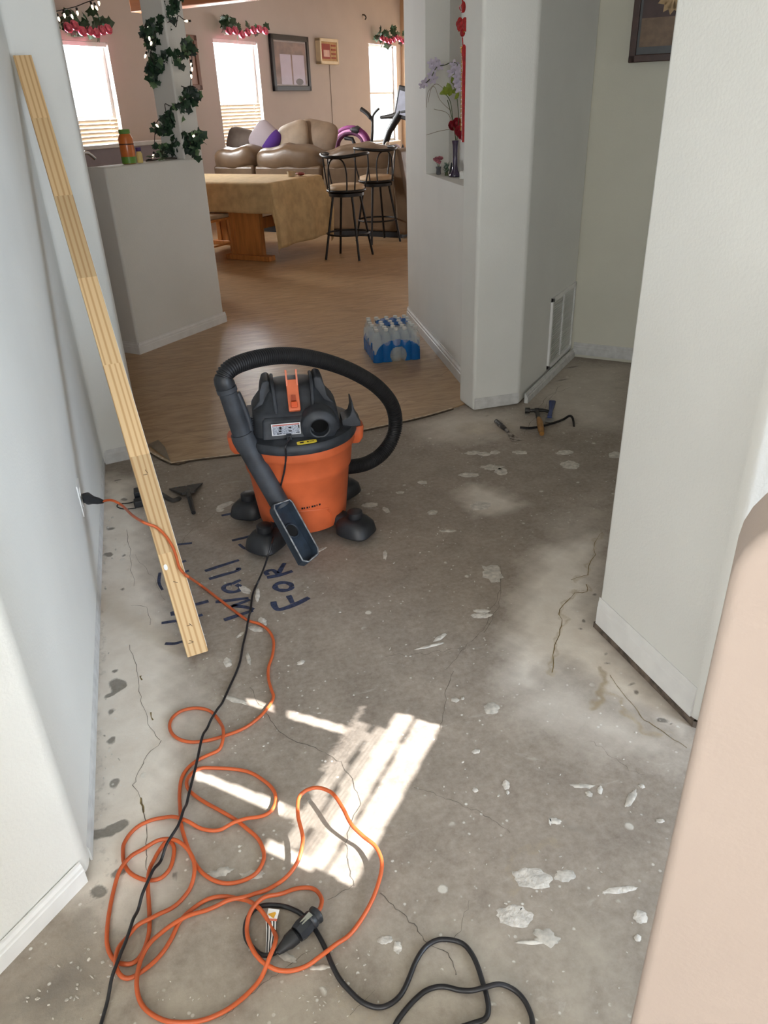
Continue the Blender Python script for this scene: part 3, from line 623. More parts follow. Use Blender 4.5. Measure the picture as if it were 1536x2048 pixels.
# ------------------------------------------------------------------ cords on the floor
def lay(pts, r, under=None, per=6, extra=0.0):
    """points are (u, v[, z]) ; cords lie on the slab and climb over what is already there"""
    c = [Vector(P(p[0], p[1], p[2] if len(p) > 2 else r + .0008)) for p in pts]
    q = spline(c, per); step = .006; out = [q[0]]
    for p in q[1:]:
        while (p - out[-1]).length > step: out.append(out[-1] + (p - out[-1]).normalized() * step)
    A = np.array([tuple(p) for p in out]); n = len(A); lift = np.zeros(n)
    for i in range(n):
        d = np.hypot(A[:i, 0] - A[i, 0], A[:i, 1] - A[i, 1]); k = max(0, i - 14)
        if k > 0:
            h = d[:k] < r * 2.1
            if h.any(): lift[i] = max(lift[i], (A[:k, 2][h] + lift[:k][h]).max() + 2 * r - A[i, 2])
        if under is not None:
            for B, rb in under:
                d = np.hypot(B[:, 0] - A[i, 0], B[:, 1] - A[i, 1]); h = d < (r + rb) * 1.05
                if h.any(): lift[i] = max(lift[i], B[:, 2][h].max() + rb + r - A[i, 2])
    lift = np.maximum(lift, 0); lift = np.minimum(lift, .03)
    w = np.hanning(15)[1:-1]; sm = lift.copy()
    for i in range(n):                          # dilate, then smooth, so the cord bridges gently
        sm[i] = lift[max(0, i - 4):i + 5].max()
    ker = np.hanning(11); ker /= ker.sum(); sm = np.convolve(np.pad(sm, 5, 'edge'), ker, 'valid')
    A[:, 2] += np.maximum(sm, lift * .9); return A
ORANGE = M('orange_cord_jacket', srgb(186, 88, 46), rough=.42, var=.14, scale=6, spec=.4)
JACKET = M('black_cord_jacket', srgb(26, 25, 28), rough=.42, var=.3, scale=12)
BR = .0046
black_pts = [(558, 1900, .02), (545, 1908, .008), (532, 1911), (519, 1908), (506, 1896), (494, 1881), (490, 1861), (494, 1838), (506, 1821), (522, 1812), (542, 1810), (565, 1812), (584, 1818), (604, 1829), (626, 1853), (639, 1874), (652, 1900), (665, 1932), (679, 1958), (694, 1976), (724, 2004), (757, 2015), (784, 2006), (805, 1985), (820, 1952), (832, 1922), (850, 1895), (874, 1880), (904, 1880), (928, 1889), (945, 1910), (957, 1937), (966, 1967), (974, 1994), (977, 2021), (969, 2039), (948, 2046),
             (900, 2062), (840, 2085), (795, 2080), (788, 2055), (808, 2024), (832, 1997), (856, 1979), (886, 1973), (916, 1980), (945, 1986), (972, 1980), (999, 1973), (1023, 1977), (1044, 1994), (1059, 2021), (1065, 2048), (1062, 2110), (1040, 2180), (1000, 2260)]
A_black = lay(black_pts, .0050)
orange_pts = [(204, 1003, .335), (222, 1000, .325), (243, 1010, .29), (264, 1030, .5 * .28 + .5 * onboard(264, 1030, .02).z), *[(u, v, onboard(u, v, BR + o).z) for u, v, o in ((284, 1043, .014), (298, 1049, .008), (312, 1054, .002), (330, 1070, .001), (345, 1093, .001), (353, 1115, .001), (358, 1134, .001), (368, 1147, .003), (376, 1153, .004))], (386, 1160, .5 * onboard(386, 1160, 0).z), (398, 1168, .012), (425, 1188), (460, 1215), (495, 1240), (520, 1248), (538, 1262), (547, 1282), (545, 1310), (537, 1335), (537, 1358), (543, 1380), (547, 1393), (540, 1409), (518, 1435), (487, 1457), (448, 1472), (414, 1481), (383, 1484), (360, 1479), (344, 1467), (339, 1450), (347, 1433), (367, 1420), (396, 1416), (420, 1422), (435, 1437), (446, 1458), (447, 1482), (438, 1500), (414, 1511), (391, 1523), (373, 1539), (362, 1560), (359, 1588), (360, 1614), (362, 1646), (367, 1669), (379, 1704), (397, 1737), (422, 1758), (452, 1767), (484, 1762), (513, 1746), (528, 1718), (525, 1695), (514, 1675), (492, 1656), (472, 1640), (440, 1621), (409, 1604), (386, 1588), (375, 1575), (374, 1560), (386, 1544), (404, 1536), (430, 1536), (466, 1538), (498, 1544), (526, 1560), (547, 1580), (551, 1604), (539, 1625), (513, 1636), (474, 1648), (440, 1660), (409, 1659), (373, 1646), (347, 1638), (315, 1637), (284, 1648), (263, 1664), (249, 1685), (246, 1700), (248, 1726), (262, 1747), (291, 1760), (320, 1757), (340, 1737), (348, 1707), (346, 1689), (335, 1682), (324, 1693), (309, 1718), (299, 1751), (297, 1788), (299, 1835), (297, 1871), (284, 1908), (266, 1926), (247, 1928), (229, 1921), (215, 1893), (215, 1850), (224, 1795), (235, 1758), (255, 1726), (284, 1700), (313, 1687), (339, 1683), (360, 1689), (379, 1707), (390, 1733), (386, 1766), (364, 1799), (339, 1820), (309, 1839), (277, 1855), (255, 1875), (238, 1901), (233, 1930), (240, 1952), (258, 1957), (284, 1943), (317, 1915), (342, 1879), (360, 1842), (386, 1817), (419, 1797), (455, 1793), (492, 1804), (521, 1824), (543, 1853), (554, 1886), (546, 1915), (528, 1948), (499, 1984), (455, 2019), (404, 2041), (353, 2045), (317, 2036), (287, 2014), (275, 1984), (278, 1944), (291, 1908), (313, 1879), (353, 1850), (404, 1824), (455, 1806), (499, 1797), (539, 1777), (572, 1755, .012), (594, 1726, .02), (604, 1694, .03), (605, 1669, .036), (596, 1632, .046), (597, 1598, .052), (610, 1582, .055), (635, 1575, .056), (664, 1586, .055), (685, 1615, .052), (702, 1648, .046), (727, 1673, .040), (752, 1694, .034), (764, 1727, .028), (756, 1769, .018), (739, 1811, .010), (710, 1857), (677, 1890), (627, 1927), (568, 1944), (535, 1936), (510, 1911), (495, 1873), (500, 1840), (522, 1811), (556, 1792), (593, 1777), (627, 1777), (643, 1796, .012), (641, 1815, .018), (633, 1826, .020)]
A_orange = lay(orange_pts, BR, under=[(A_black, .0050)])
vac_pts = [(543, 1088, .170), (537, 1108, .145), (530, 1130, .095), (522, 1150, .040), (514, 1168), (505, 1190), (499, 1235), (486, 1290), (478, 1330), (456, 1380), (438, 1419), (414, 1458), (404, 1484), (396, 1523), (388, 1557), (380, 1588), (370, 1627), (360, 1659), (346, 1682), (324, 1718), (302, 1766), (277, 1824), (262, 1871), (247, 1912), (231, 1955), (215, 2003), (202, 2048), (180, 2120), (150, 2200)]
A_vac = lay(vac_pts, .0036, under=[(A_orange, BR)])
oc = thing('extension_cord', 'long orange extension cord plugged in at the wall and looped over the concrete', 'cord', tuple(A_orange[len(A_orange) // 2][:2]) + (0,))
inv = Matrix.Translation(oc.location).inverted()
MB().tube(A_orange, BR, 10, M=inv).build('cord', ORANGE, oc, smooth=180)
# plug at the outlet
pw = Vector((-.348, 2.535, .335)); ax = (Vector(P(204, 1003, .335)) - pw).normalized(); pM = inv
pp = MB(); e0 = Vector(A_orange[0])
pp.tube([pw + Vector((.002, 0, 0)), pw + Vector((.016, 0, 0)), pw.lerp(e0, .35), pw.lerp(e0, .55), pw.lerp(e0, .8), e0 + (e0 - pw).normalized() * .004], [.017, .019, .019, .014, .012, .0065], 16, M=inv)
pl_ = pp.build('plug', BLACK, oc, smooth=50)
# female connector at the other end, coupled with the black plug
cA, cB = Vector(P(634, 1828, .021)), Vector(P(594, 1868, .021)); cC = Vector(P(558, 1902, .018))
dn = (cB - cA).normalized()
cm = MB(); L_ = (cB - cA).length
cm.tube([cA - dn * .004, cA, cA + dn * .004, cA + dn * .010, cA + dn * .014, cA + dn * .02, cA + dn * .024], [.013, .019, .019, .0165, .019, .019, .0155], 20, M=inv)
cm.tube([cA + dn * .020, cA + dn * .028, cB - dn * .012, cB], [.015, .0195, .0205, .018], 8, M=inv)
cm.build('connector', BLACK, oc, smooth=35)
wm = MB(); sd = dn.cross(Vector((0, 0, 1))).normalized()
c0 = cA.lerp(cB, .52) + Vector((0, 0, .0195)); wm.add([c0 + dn * a + sd * b for a, b in ((-.014, -.006), (.014, -.004), (.014, .004), (-.014, .006))], [(0, 1, 2, 3)], inv)
wm.build('window', MG('amber_window', (.5, .5, .42), .6, .2), oc)
hc = thing('appliance_cord', 'heavy black power cord snaking across the floor from the black plug', 'cord', tuple(A_black[len(A_black) // 2][:2]) + (0,))
inv2 = Matrix.Translation(hc.location).inverted()
MB().tube(A_black, .0050, 10, M=inv2).build('cord', JACKET, hc, smooth=180)
pm = MB(); dn2 = (cC - cB).normalized()
pm.tube([cB + dn2 * .001, cB + dn2 * .006, cB + dn2 * .022, cB + dn2 * .03, cC - dn2 * .006, cC + dn2 * .004], [.012, .0165, .0155, .012, .0095, .006], 14, M=inv2)
pm.build('plug', BLKRUB, hc, smooth=40)
# warning tag wrapped on the black cord
tg = MB(); tp = PX([(531, 1910), (532, 1885), (533, 1860), (532, 1842), (538, 1822)], .004); te = PX([(546, 1908), (549, 1885), (553, 1862), (554, 1842), (560, 1824)], .010)
for i, (a, b) in enumerate(zip(tp, te)):
    a.z = (.002, .004, .006, .009, .013)[i]; b.z = (.003, .006, .010, .013, .018)[i]
def tagm():
    m = bpy.data.materials.new('warning_tag'); m.use_nodes = True; N = m.node_tree.nodes; L = m.node_tree.links; b = N['Principled BSDF']
    uv = N.new('ShaderNodeUVMap'); sx = N.new('ShaderNodeSeparateXYZ'); L.new(uv.outputs[0], sx.inputs[0])
    w = N.new('ShaderNodeTexWave'); w.wave_type = 'BANDS'; w.bands_direction = 'X'; w.inputs['Scale'].default_value = 1.1; w.inputs['Distortion'].default_value = .4; L.new(uv.outputs[0], w.inputs['Vector'])
    cr = N.new('ShaderNodeValToRGB'); cr.color_ramp.interpolation = 'CONSTANT'; e = cr.color_ramp.elements; e[0].color = (.75, .74, .72, 1); e[1].position = .45; e[1].color = (.03, .03, .03, 1); L.new(w.outputs['Fac'], cr.inputs[0])
    c2 = N.new('ShaderNodeValToRGB'); c2.color_ramp.interpolation = 'CONSTANT'; e = c2.color_ramp.elements; e[0].color = (0, 0, 0, 1); e[1].position = .72; e[1].color = (1, 1, 1, 1); L.new(sx.outputs['Y'], c2.inputs[0])
    c3 = N.new('ShaderNodeValToRGB'); c3.color_ramp.interpolation = 'CONSTANT'; e = c3.color_ramp.elements; e[0].color = (.62, .16, .10, 1); e[1].position = .78; e[1].color = (.8, .8, .78, 1); L.new(sx.outputs['Y'], c3.inputs[0])
    mx = N.new('ShaderNodeMix'); mx.data_type = 'RGBA'; L.new(c2.outputs[0], mx.inputs[0]); L.new(cr.outputs[0], mx.inputs[6]); L.new(c3.outputs[0], mx.inputs[7]); L.new(mx.outputs[2], b.inputs['Base Color'])
    b.inputs['Roughness'].default_value = .5; return m
n = len(tp); tg.add([p for q in zip(tp, te) for p in q], [(2 * i, 2 * i + 1, 2 * i + 3, 2 * i + 2) for i in range(n - 1)], inv2)
to = tg.build('warning_tag', tagm(), hc); uvl = to.data.uv_layers.new(name='UVMap')
for poly in to.data.polygons:
    for li, vi in zip(poly.loop_indices, poly.vertices): uvl.data[li].uv = (vi % 2, (vi // 2) / (n - 1))
tri = MB(); cq = (tp[3] + te[3] + tp[4] + te[4]) / 4 + Vector((0, 0, .0006)); tri.add([cq + Vector((-.010, .004, 0)), cq + Vector((.010, .002, .002)), cq + Vector((0, -.010, 0))], [(0, 1, 2)], inv2)
tri.build('warning_symbol', M('tag_yellow', srgb(214, 160, 50), rough=.5), to)
# wall outlet
wo = thing('wall_outlet', 'white duplex outlet plate on the left hall wall', 'outlet', (-.3575, 2.545, .335))
MB().box((.003, 0, 0), (.006, .075, .118)).build('cover_plate', WHITE, wo, bevel=.002)
for dz in (-.020, .020):
    MB().lathe([(.0165, 0), (.0165, .002)], 20, M=Matrix.Translation((.006, 0, dz)) @ Matrix.Rotation(math.pi / 2, 4, 'Y')).build('receptacle', WHITE, wo, smooth=40)
MB().lathe([(.003, 0), (.003, .0015)], 10, M=Matrix.Translation((.006, 0, 0)) @ Matrix.Rotation(math.pi / 2, 4, 'Y')).build('screw', STEEL, wo)
# ------------------------------------------------------------------ shop vacuum
VC = Vector((.44, 2.675, 0)); VR = math.atan2(.98, .19) * 0 + math.radians(-8)
VOR = M('orange_drum', srgb(192, 92, 52), rough=.48, var=.16, scale=7, bump=.05, bscale=30, spec=.35)
VDK = M('dusty_dark_plastic', srgb(52, 55, 60), rough=.55, var=.32, scale=16, bump=.06, bscale=60, spec=.35)
VDK2 = M('dark_lid_plastic', srgb(42, 45, 50), rough=.5, var=.3, scale=22, spec=.4)
VHOLE = M('dark_hole', srgb(8, 8, 9), rough=.9, var=.2)
va = thing('shop_vacuum', 'orange drum shop vacuum with black lid, hose and casters', 'vacuum', VC, VR)
vI = (Matrix.Translation(VC) @ Matrix.Rotation(VR, 4, 'Z')).inverted()
dr = MB().lathe([(.150, .050), (.168, .055), (.174, .075), (.186, .18), (.196, .275), (.204, .285), (.206, .30), (.213, .365), (.220, .372), (.224, .382), (.224, .408), (.216, .412)], 56)
drum = dr.build('drum', VOR, va, smooth=40)
# front panel ridge and small dark lettering on the drum
rg = MB()
def on_drum(a, z, off=.0): r = np.interp(z, [.075, .18, .275, .30, .365], [.174, .186, .196, .206, .213]) + off; return (r * math.sin(a), -r * math.cos(a), z)
rg.tube(spline([on_drum(a, .150 + .012 * math.cos(a * 3.2), .001) for a in np.linspace(-.42, .52, 9)], 3), .0035, 6); rg.tube(spline([on_drum(a, z, .0005) for a, z in ((.52, .142), (.60, .12), (.60, .08))], 4), .0035, 6)
rg.build('panel_ridge', VOR, drum, smooth=60)
lt = MB()
for k, w in enumerate((.010, .006, .009, .004, .010, .008, .005, .009)):
    a = -.06 + k * .052; lt.add([on_drum(a, .170 + k * .0007, .0012), on_drum(a + w * 4, .170 + k * .0007, .0012), on_drum(a + w * 4, .178 + k * .0007, .0012), on_drum(a, .178 + k * .0007, .0012)], [(0, 1, 2, 3)])
lt.build('lettering', VHOLE, drum)
for sx in (-1, 1):
    MB().loft([(.355, .022, .035, sx * .222, 0, 4), (.375, .030, .042, sx * .226, 0, 4), (.418, .032, .044, sx * .228, 0, 4), (.424, .028, .040, sx * .228, 0, 4)], 20).build('latch', VOR, va, smooth=50)
lid = MB().lathe([(.216, .412), (.229, .410), (.233, .418), (.233, .436), (.226, .446), (.200, .452), (.06, .456)], 56).build('lid', VDK2, va, smooth=40)
# motor housing: stacked rounded sections
hs = MB().loft([(.446, .168, .150, 0, .0, 4.5), (.452, .166, .150, 0, .0, 5), (.520, .158, .140, 0, .004, 5), (.534, .146, .128, 0, .008, 4.5), (.550, .120, .104, 0, .012, 4), (.585, .098, .088, 0, .016, 4), (.606, .082, .072, 0, .02, 3.4), (.612, .06, .05, 0, .02, 3)], 48)
house = hs.build('motor_housing', VDK, va, smooth=48)
# shoulder plates left and right of the dome
for sx in (-1, 1):
    pts = [(.150, .50), (.150, .535), (.125, .565), (.118, .60), (.108, .628), (.090, .634), (.080, .625), (.078, .50)]
    m = MB(); y0, y1 = -.055, .075
    vs = [(sx * x, y0 + (.02 if z > .6 else 0), z) for x, z in pts] + [(sx * x, y1, z) for x, z in pts]; n = len(pts)
    m.add(vs, [tuple(range(n)), tuple(range(n, 2 * n))[::-1]] + [(i, n + i, n + (i + 1) % n, (i + 1) % n) for i in range(n)])
    m.build('shoulder', VDK, va, bevel=.012, seg=3)
    m = MB(); m.tube(spline([(sx * .066, -.120, .520), (sx * .068, -.100, .555), (sx * .070, -.070, .600), (sx * .072, -.02, .625), (sx * .072, .05, .625)], 6), .007, 8); m.build('rib', VDK, va, smooth=60)
# front apron carrying label and port
MB().loft([(.447, .095, .020, -.03, -.142, 6), (.512, .090, .016, -.03, -.134, 6), (.524, .080, .008, -.03, -.128, 6)], 28).build('apron', VDK, va, smooth=50)
pmx = Matrix.Translation((.082, -.148, .492)) @ Matrix.Rotation(math.radians(96), 4, 'X')
port = MB().lathe([(.066, -.03), (.066, .022), (.062, .028), (.044, .032), (.038, .036), (.0335, .034), (.033, .004)], 36, M=pmx, caps=(True, False)).build('exhaust_port', VDK2, va, smooth=45)
MB().lathe([(.0335, .006), (.0001, .006)], 30, M=pmx).build('port_hole', VHOLE, port)
# printed labels
lbM = Matrix.Translation((-.038, -.1605, .488)) @ Matrix.Rotation(math.radians(6), 4, 'X')
lb = MB().box((0, 0, 0), (.104, .0016, .046)).build('rating_label', M('label_white', srgb(214, 214, 216), rough=.4, var=.03), va, M=lbM)
MB().box((0, -.001, -.003), (.097, .0008, .034)).build('label_print', M('label_print', srgb(118, 122, 132), rough=.5, col2=srgb(176, 180, 190), scale=300, lo=.42, hi=.58), lb)
MB().box((0, -.001, .0175), (.097, .0008, .004)).build('label_heading', M('label_red', srgb(166, 74, 62), rough=.5), lb)
for x, z, w, h in ((-.020, .006, .008, .010), (-.026, -.016, .018, .003), (.014, .006, .010, .004), (.014, -.008, .012, .004), (.046, .008, .004, .012), (.040, -.016, .012, .003), (-.022, -.006, .010, .005)):
    MB().box((x, -.0016, z), (w, .0006, h)).build('print_block', VHOLE, lb)
yl = MB().loft([(-.0008, .036, .0095, 0, 0, 5), (.0008, .036, .0095, 0, 0, 5)], 32).build('yellow_label', M('label_yellow', srgb(214, 190, 60), rough=.4, var=.05), va, smooth=30, M=Matrix.Translation((.030, -.208, .4505)) @ Matrix.Rotation(math.radians(12), 4, 'X') @ Matrix.Rotation(math.radians(6), 4, 'Z'))
for x, w in ((-.018, .014), (.004, .006), (.018, .016)): MB().box((x, 0, .0012), (w, .007 if x < .01 else .002, .0006)).build('print_block', VHOLE, yl)
# orange latch strap on top
st = MB(); prof = [(-.132, .545), (-.118, .568), (-.098, .598), (-.082, .622), (-.070, .642)]; w = .0215
vs = []
for y, z in prof: vs += [(-w, y, z), (w, y, z)]
for y, z in prof: vs += [(-w, y + .016, z - .012), (w, y + .016, z - .012)]
n = len(prof); fs = [(2 * i, 2 * i + 1, 2 * i + 3, 2 * i + 2) for i in range(n - 1)] + [(2 * n + 2 * i, 2 * n + 2 * i + 2, 2 * n + 2 * i + 3, 2 * n + 2 * i + 1) for i in range(n - 1)]
fs += [(2 * i, 2 * i + 2, 2 * n + 2 * i + 2, 2 * n + 2 * i) for i in range(n - 1)] + [(2 * i + 1, 2 * n + 2 * i + 1, 2 * n + 2 * i + 3, 2 * i + 3) for i in range(n - 1)] + [(0, 2 * n, 2 * n + 1, 1), (2 * n - 2, 2 * n - 1, 4 * n - 1, 4 * n - 2)]
st.add(vs, fs)
VO2 = M('orange_latch', srgb(206, 104, 66), rough=.4, var=.1, scale=12)
strap = st.build('top_handle', VO2, va, bevel=.004)
for sx in (-1, 1):
    MB().add([(sx * w, -.082, .620), (sx * w, -.062, .638), (sx * w, -.052, .670), (sx * w, -.066, .676), (sx * (w - .006), -.082, .620), (sx * (w - .006), -.062, .638), (sx * (w - .006), -.052, .670), (sx * (w - .006), -.066, .676)], [(0, 1, 2, 3), (7, 6, 5, 4), (0, 4, 5, 1), (1, 5, 6, 2), (2, 6, 7, 3), (3, 7, 4, 0)]).build('handle_fork', VO2, strap)
MB().box((0, -.116, .586), (.016, .010, .020), rot=Matrix.Rotation(math.radians(-35), 3, 'X')).build('slot', M('dark_orange', srgb(150, 58, 26), rough=.5), strap)
MB().box((0, -.128, .566), (.024, .010, .022), rot=Matrix.Rotation(math.radians(-35), 3, 'X')).build('press_tab', M('deep_orange', srgb(206, 80, 34), rough=.45), strap, bevel=.003)
# side vents
for k in range(9):
    MB().box((-.163, -.045, .456 + k * .0085), (.020, .13, .0038)).build('vent_slat', VDK2, house)
# hose hook at the right of the lid
hkp = [(.172, .444), (.240, .444), (.241, .462), (.232, .476), (.222, .500), (.214, .545), (.209, .546), (.210, .510), (.203, .487), (.188, .476), (.172, .474)]
hk = MB(); nh = len(hkp); hk.add([(x, -.085, z) for x, z in hkp] + [(x, .0, z) for x, z in hkp], [tuple(range(nh)), tuple(range(nh, 2 * nh))[::-1]] + [(i, nh + i, nh + (i + 1) % nh, (i + 1) % nh) for i in range(nh)])
hk.build('hose_hook', VDK, va, bevel=.003)
# casters
def caster(wx, wy):
    q = vI @ Vector((wx, wy, 0)); d = Vector((q.x, q.y, 0)); a = math.atan2(d.y, d.x)
    c = MB(); Mc = Matrix.Translation((q.x, q.y, 0)) @ Matrix.Rotation(a, 4, 'Z') @ Matrix.Diagonal((1.28, 1.32, 1.12, 1))
    c.loft([(.022, .048, .046, .010, 0, 3.5), (.030, .056, .052, .008, 0, 3.2), (.060, .054, .048, .004, 0, 3), (.078, .042, .038, .0, 0, 2.6), (.084, .03, .028, .0, 0, 2.4)], 28, M=Mc)
    c.loft([(.052, .055, .026, -.062, 0, 4), (.078, .050, .024, -.064, 0, 4), (.086, .04, .018, -.066, 0, 4)], 20, M=Mc)
    cs = c.build('caster', BLACK, va, smooth=50)
    MB().lathe([(.022, .080), (.024, .090), (.023, .106), (.017, .110)], 16, M=Mc @ Matrix.Translation((.006, 0, 0))).build('pivot_knob', BLACK, cs, smooth=35)
    MB().lathe([(.024, -.012), (.026, -.006), (.026, .006), (.024, .012)], 20, M=Mc @ Matrix.Translation((.016, 0, .0265)) @ Matrix.Rotation(math.pi / 2, 4, 'X')).build('wheel', BLKRUB, cs, smooth=40)
for wx, wy in ((.605, 2.505), (.265, 2.520), (.245, 2.80), (.640, 2.84)): caster(wx, wy)
# wand, nozzle and hose
W0 = Vector(P(452, 775, .655)); W1 = Vector(P(487, 878, .458)); W2 = Vector(P(562, 1012, .205)); W3 = Vector(P(588, 1062, .12))
wd_ = MB(); pts = [W0, W0.lerp(W1, .08), W0.lerp(W1, .10), W0.lerp(W1, .95)]
wd_.tube(pts, [.036, .036, .032, .034], 20, M=vI)
wand = wd_.build('wand_upper', VDK, va, smooth=40)
MB().tube([W1 + (W0 - W1) * .12, W1 + (W0 - W1) * .05, W1, W1.lerp(W2, .10), W1.lerp(W2, .14), W2], [.039, .041, .041, .041, .038, .036], 22, M=vI).build('wand_lower', VDK, va, smooth=40)
pv = (W1 - W0).normalized(); tv = pv.cross(Vector((0, 1, 0))).normalized()
gr = MB(); gr.tube(spline([W0.lerp(W1, .15) + tv * .030, W0.lerp(W1, .35) + tv * .034, W0.lerp(W1, .7) + tv * .036, W0.lerp(W1, .9) + tv * .032], 5), .012, 10, M=vI); gr.build('wand_grip', VDK2, wand, smooth=60)
# nozzle: open rectangular floor head seen from its mouth
nC = Vector(P(592, 1062, .150)); up_ = (Vector(P(560, 1004, .232)) - Vector(P(624, 1120, .066))).normalized()
sd_ = Vector(P(577, 998, .222)) - Vector(P(547, 1032, .205)); sd_ = (sd_ - up_ * sd_.dot(up_)).normalized(); nn_ = sd_.cross(up_).normalized()
if nn_.dot(Vector(EYE) - nC) < 0: nn_ = -nn_
nz = MB(); hl, hw = .124, .046
outl = [(-hw, hl * .86), (-hw * .82, hl * .97), (hw * .85, hl), (hw, hl * .90), (hw, -hl * .76), (hw * .72, -hl * .92), (-hw * .55, -hl * 1.04), (-hw, -hl * .95)]
def npt(a, b, c): return nC + sd_ * a + up_ * b + nn_ * c
n = len(outl); R1 = [npt(a, b, .006) for a, b in outl]; R2 = [npt(a * .86, b * .945, .008) for a, b in outl]; R3 = [npt(a * .74, b * .90, -.020) for a, b in outl]; R0 = [npt(a * .96, b * .98, -.028) for a, b in outl]; Rb = [npt(a * .6, b * .8, -.042) for a, b in outl]
nz.rings([R3, R2, R1, R0, Rb], caps=(True, True), M=vI)
VNZ = M('blue_grey_nozzle', srgb(40, 50, 62), rough=.45, var=.25, scale=26)
noz = nz.build('nozzle', VNZ, va, smooth=40)
rim = MB().tube([npt(a * .95, b * .97, .008) for a, b in outl], .003, 6, closed=True, M=vI).build('nozzle_rim', M('worn_rim', srgb(128, 130, 132), rough=.6, var=.4, scale=60), noz, smooth=60)
hm = MB(); hc_ = npt(-.002, .012, -.0185)
hm.add([hc_] + [hc_ + sd_ * .026 * math.cos(t) + up_ * .026 * math.sin(t) for t in np.linspace(0, 2 * math.pi, 24, endpoint=False)], [(0, i + 1, (i + 1) % 24 + 1) for i in range(24)], vI); hm.build('nozzle_hole', VHOLE, noz)
MB().tube([hc_ + sd_ * .027 * math.cos(t) + up_ * .027 * math.sin(t) + nn_ * .001 for t in np.linspace(0, 2 * math.pi, 24, endpoint=False)], .003, 6, closed=True, M=vI).build('hole_ring', VNZ, noz, smooth=60)
# corrugated hose in a loop behind the lid
hp0 = Vector((W0.x, W0.y, 0)); hp1 = Vector((.70, 2.80, 0)); hd = (hp1 - hp0); hnrm = (-hd.y, hd.x, 0)
hx = [(451, 772), (447, 758), (455, 742), (478, 728), (520, 716), (570, 711), (620, 716), (670, 729), (715, 748), (755, 774), (783, 808), (791, 846), (783, 880), (763, 908), (735, 926), (705, 933), (680, 934)]
hq = spline([Vector(onplane(u, v, hp0, hnrm)) for u, v in hx], 12)
hh = [hq[0]]; stp = .0022
for p in hq[1:]:
    while (p - hh[-1]).length > stp: hh.append(hh[-1] + (p - hh[-1]).normalized() * stp)
hr = [.0290 + .0022 * (1 if (i // 2) % 2 else -1) for i in range(len(hh))]
MB().tube(hh, hr, 18, M=vI).build('hose', M('black_hose', srgb(30, 30, 32), rough=.5, var=.2, scale=12), va, smooth=30)
MB().tube([hh[0], hh[6], hh[12], hh[16]], [.035, .035, .034, .030], 20, M=vI).build('hose_cuff', BLACK, va, smooth=40)
# power cord from the lid down behind the wand, then along the floor
def drum_hit(u, v, r):                          # where the drum's front meets a sight line
    d = ray(u, v); ox, oy = EYE[0] - VC.x, EYE[1] - VC.y
    A_, B_, C_ = d[0] ** 2 + d[1] ** 2, 2 * (ox * d[0] + oy * d[1]), ox * ox + oy * oy - r * r
    t = (-B_ - math.sqrt(max(B_ * B_ - 4 * A_ * C_, 0))) / (2 * A_); return Vector(EYE + d * t)
l0 = [Vector(vI.inverted() @ Vector((-.030, -.165, .462))), Vector(vI.inverted() @ Vector((-.030, -.200, .462))), drum_hit(571, 893, .240), drum_hit(572, 912, .228), drum_hit(569, 940, .216), drum_hit(562, 970, .208), drum_hit(556, 1000, .203), drum_hit(551, 1040, .198), drum_hit(547, 1070, .22), Vector(A_vac[0])]
vc_ = spline(l0, 8)[:-1] + [Vector(a) for a in A_vac]
MB().tube(vc_, .0036, 8, M=vI).build('power_cord', JACKET, va, smooth=180)
MB().box((-.030, -.168, .460), (.020, .026, .020)).build('cord_boss', VDK2, va, bevel=.003)
# ------------------------------------------------------------------ leaning board
def pine():
    m = bpy.data.materials.new('finger_jointed_pine'); m.use_nodes = True; N = m.node_tree.nodes; L = m.node_tree.links; b = N['Principled BSDF']
    tc = N.new('ShaderNodeTexCoord'); sp = N.new('ShaderNodeSeparateXYZ'); L.new(tc.outputs['Object'], sp.inputs[0])
    def mth(op, a, c):
        x = N.new('ShaderNodeMath'); x.operation = op
        for k, v in ((0, a), (1, c)):
            if isinstance(v, (int, float)): x.inputs[k].default_value = v
            else: L.new(v, x.inputs[k])
        return x.outputs[0]
    seg = mth('FLOOR', mth('MULTIPLY', sp.outputs['Z'], 2.9), 0)
    wn = N.new('ShaderNodeTexWhiteNoise'); wn.noise_dimensions = '1D'; L.new(seg, wn.inputs['W'])
    cb = N.new('ShaderNodeCombineXYZ'); L.new(mth('ADD', mth('MULTIPLY', sp.outputs['X'], 22), mth('MULTIPLY', wn.outputs['Value'], 7)), cb.inputs[0]); L.new(mth('MULTIPLY', sp.outputs['Z'], .9), cb.inputs[2]); L.new(mth('MULTIPLY', sp.outputs['Y'], 14), cb.inputs[1])
    wv = N.new('ShaderNodeTexWave'); wv.inputs['Scale'].default_value = .8; wv.inputs['Distortion'].default_value = 3.6; wv.inputs['Detail'].default_value = 2; wv.inputs['Detail Scale'].default_value = .8; L.new(cb.outputs[0], wv.inputs['Vector'])
    cr = N.new('ShaderNodeValToRGB'); e = cr.color_ramp.elements; e[0].color = (*srgb(186, 146, 98), 1); e[1].position = .5; e[1].color = (*srgb(212, 180, 134), 1); L.new(wv.outputs['Fac'], cr.inputs[0])
    hs = N.new('ShaderNodeHueSaturation'); L.new(cr.outputs[0], hs.inputs['Color']); L.new(mth('ADD', mth('MULTIPLY', wn.outputs['Value'], .32), .80), hs.inputs['Value'])
    L.new(hs.outputs[0], b.inputs['Base Color']); b.inputs['Roughness'].default_value = .6; return m
bl = (bdT - bdA).length
BMX = Matrix(((bdS.x, bdN.x, bdU.x, bdA.x), (bdS.y, bdN.y, bdU.y, bdA.y), (bdS.z, bdN.z, bdU.z, bdA.z), (0, 0, 0, 1)))
bo = thing('wooden_board', 'long raw pine board leaning in the corner of the left wall', 'board', bdA)
bo.matrix_world = BMX
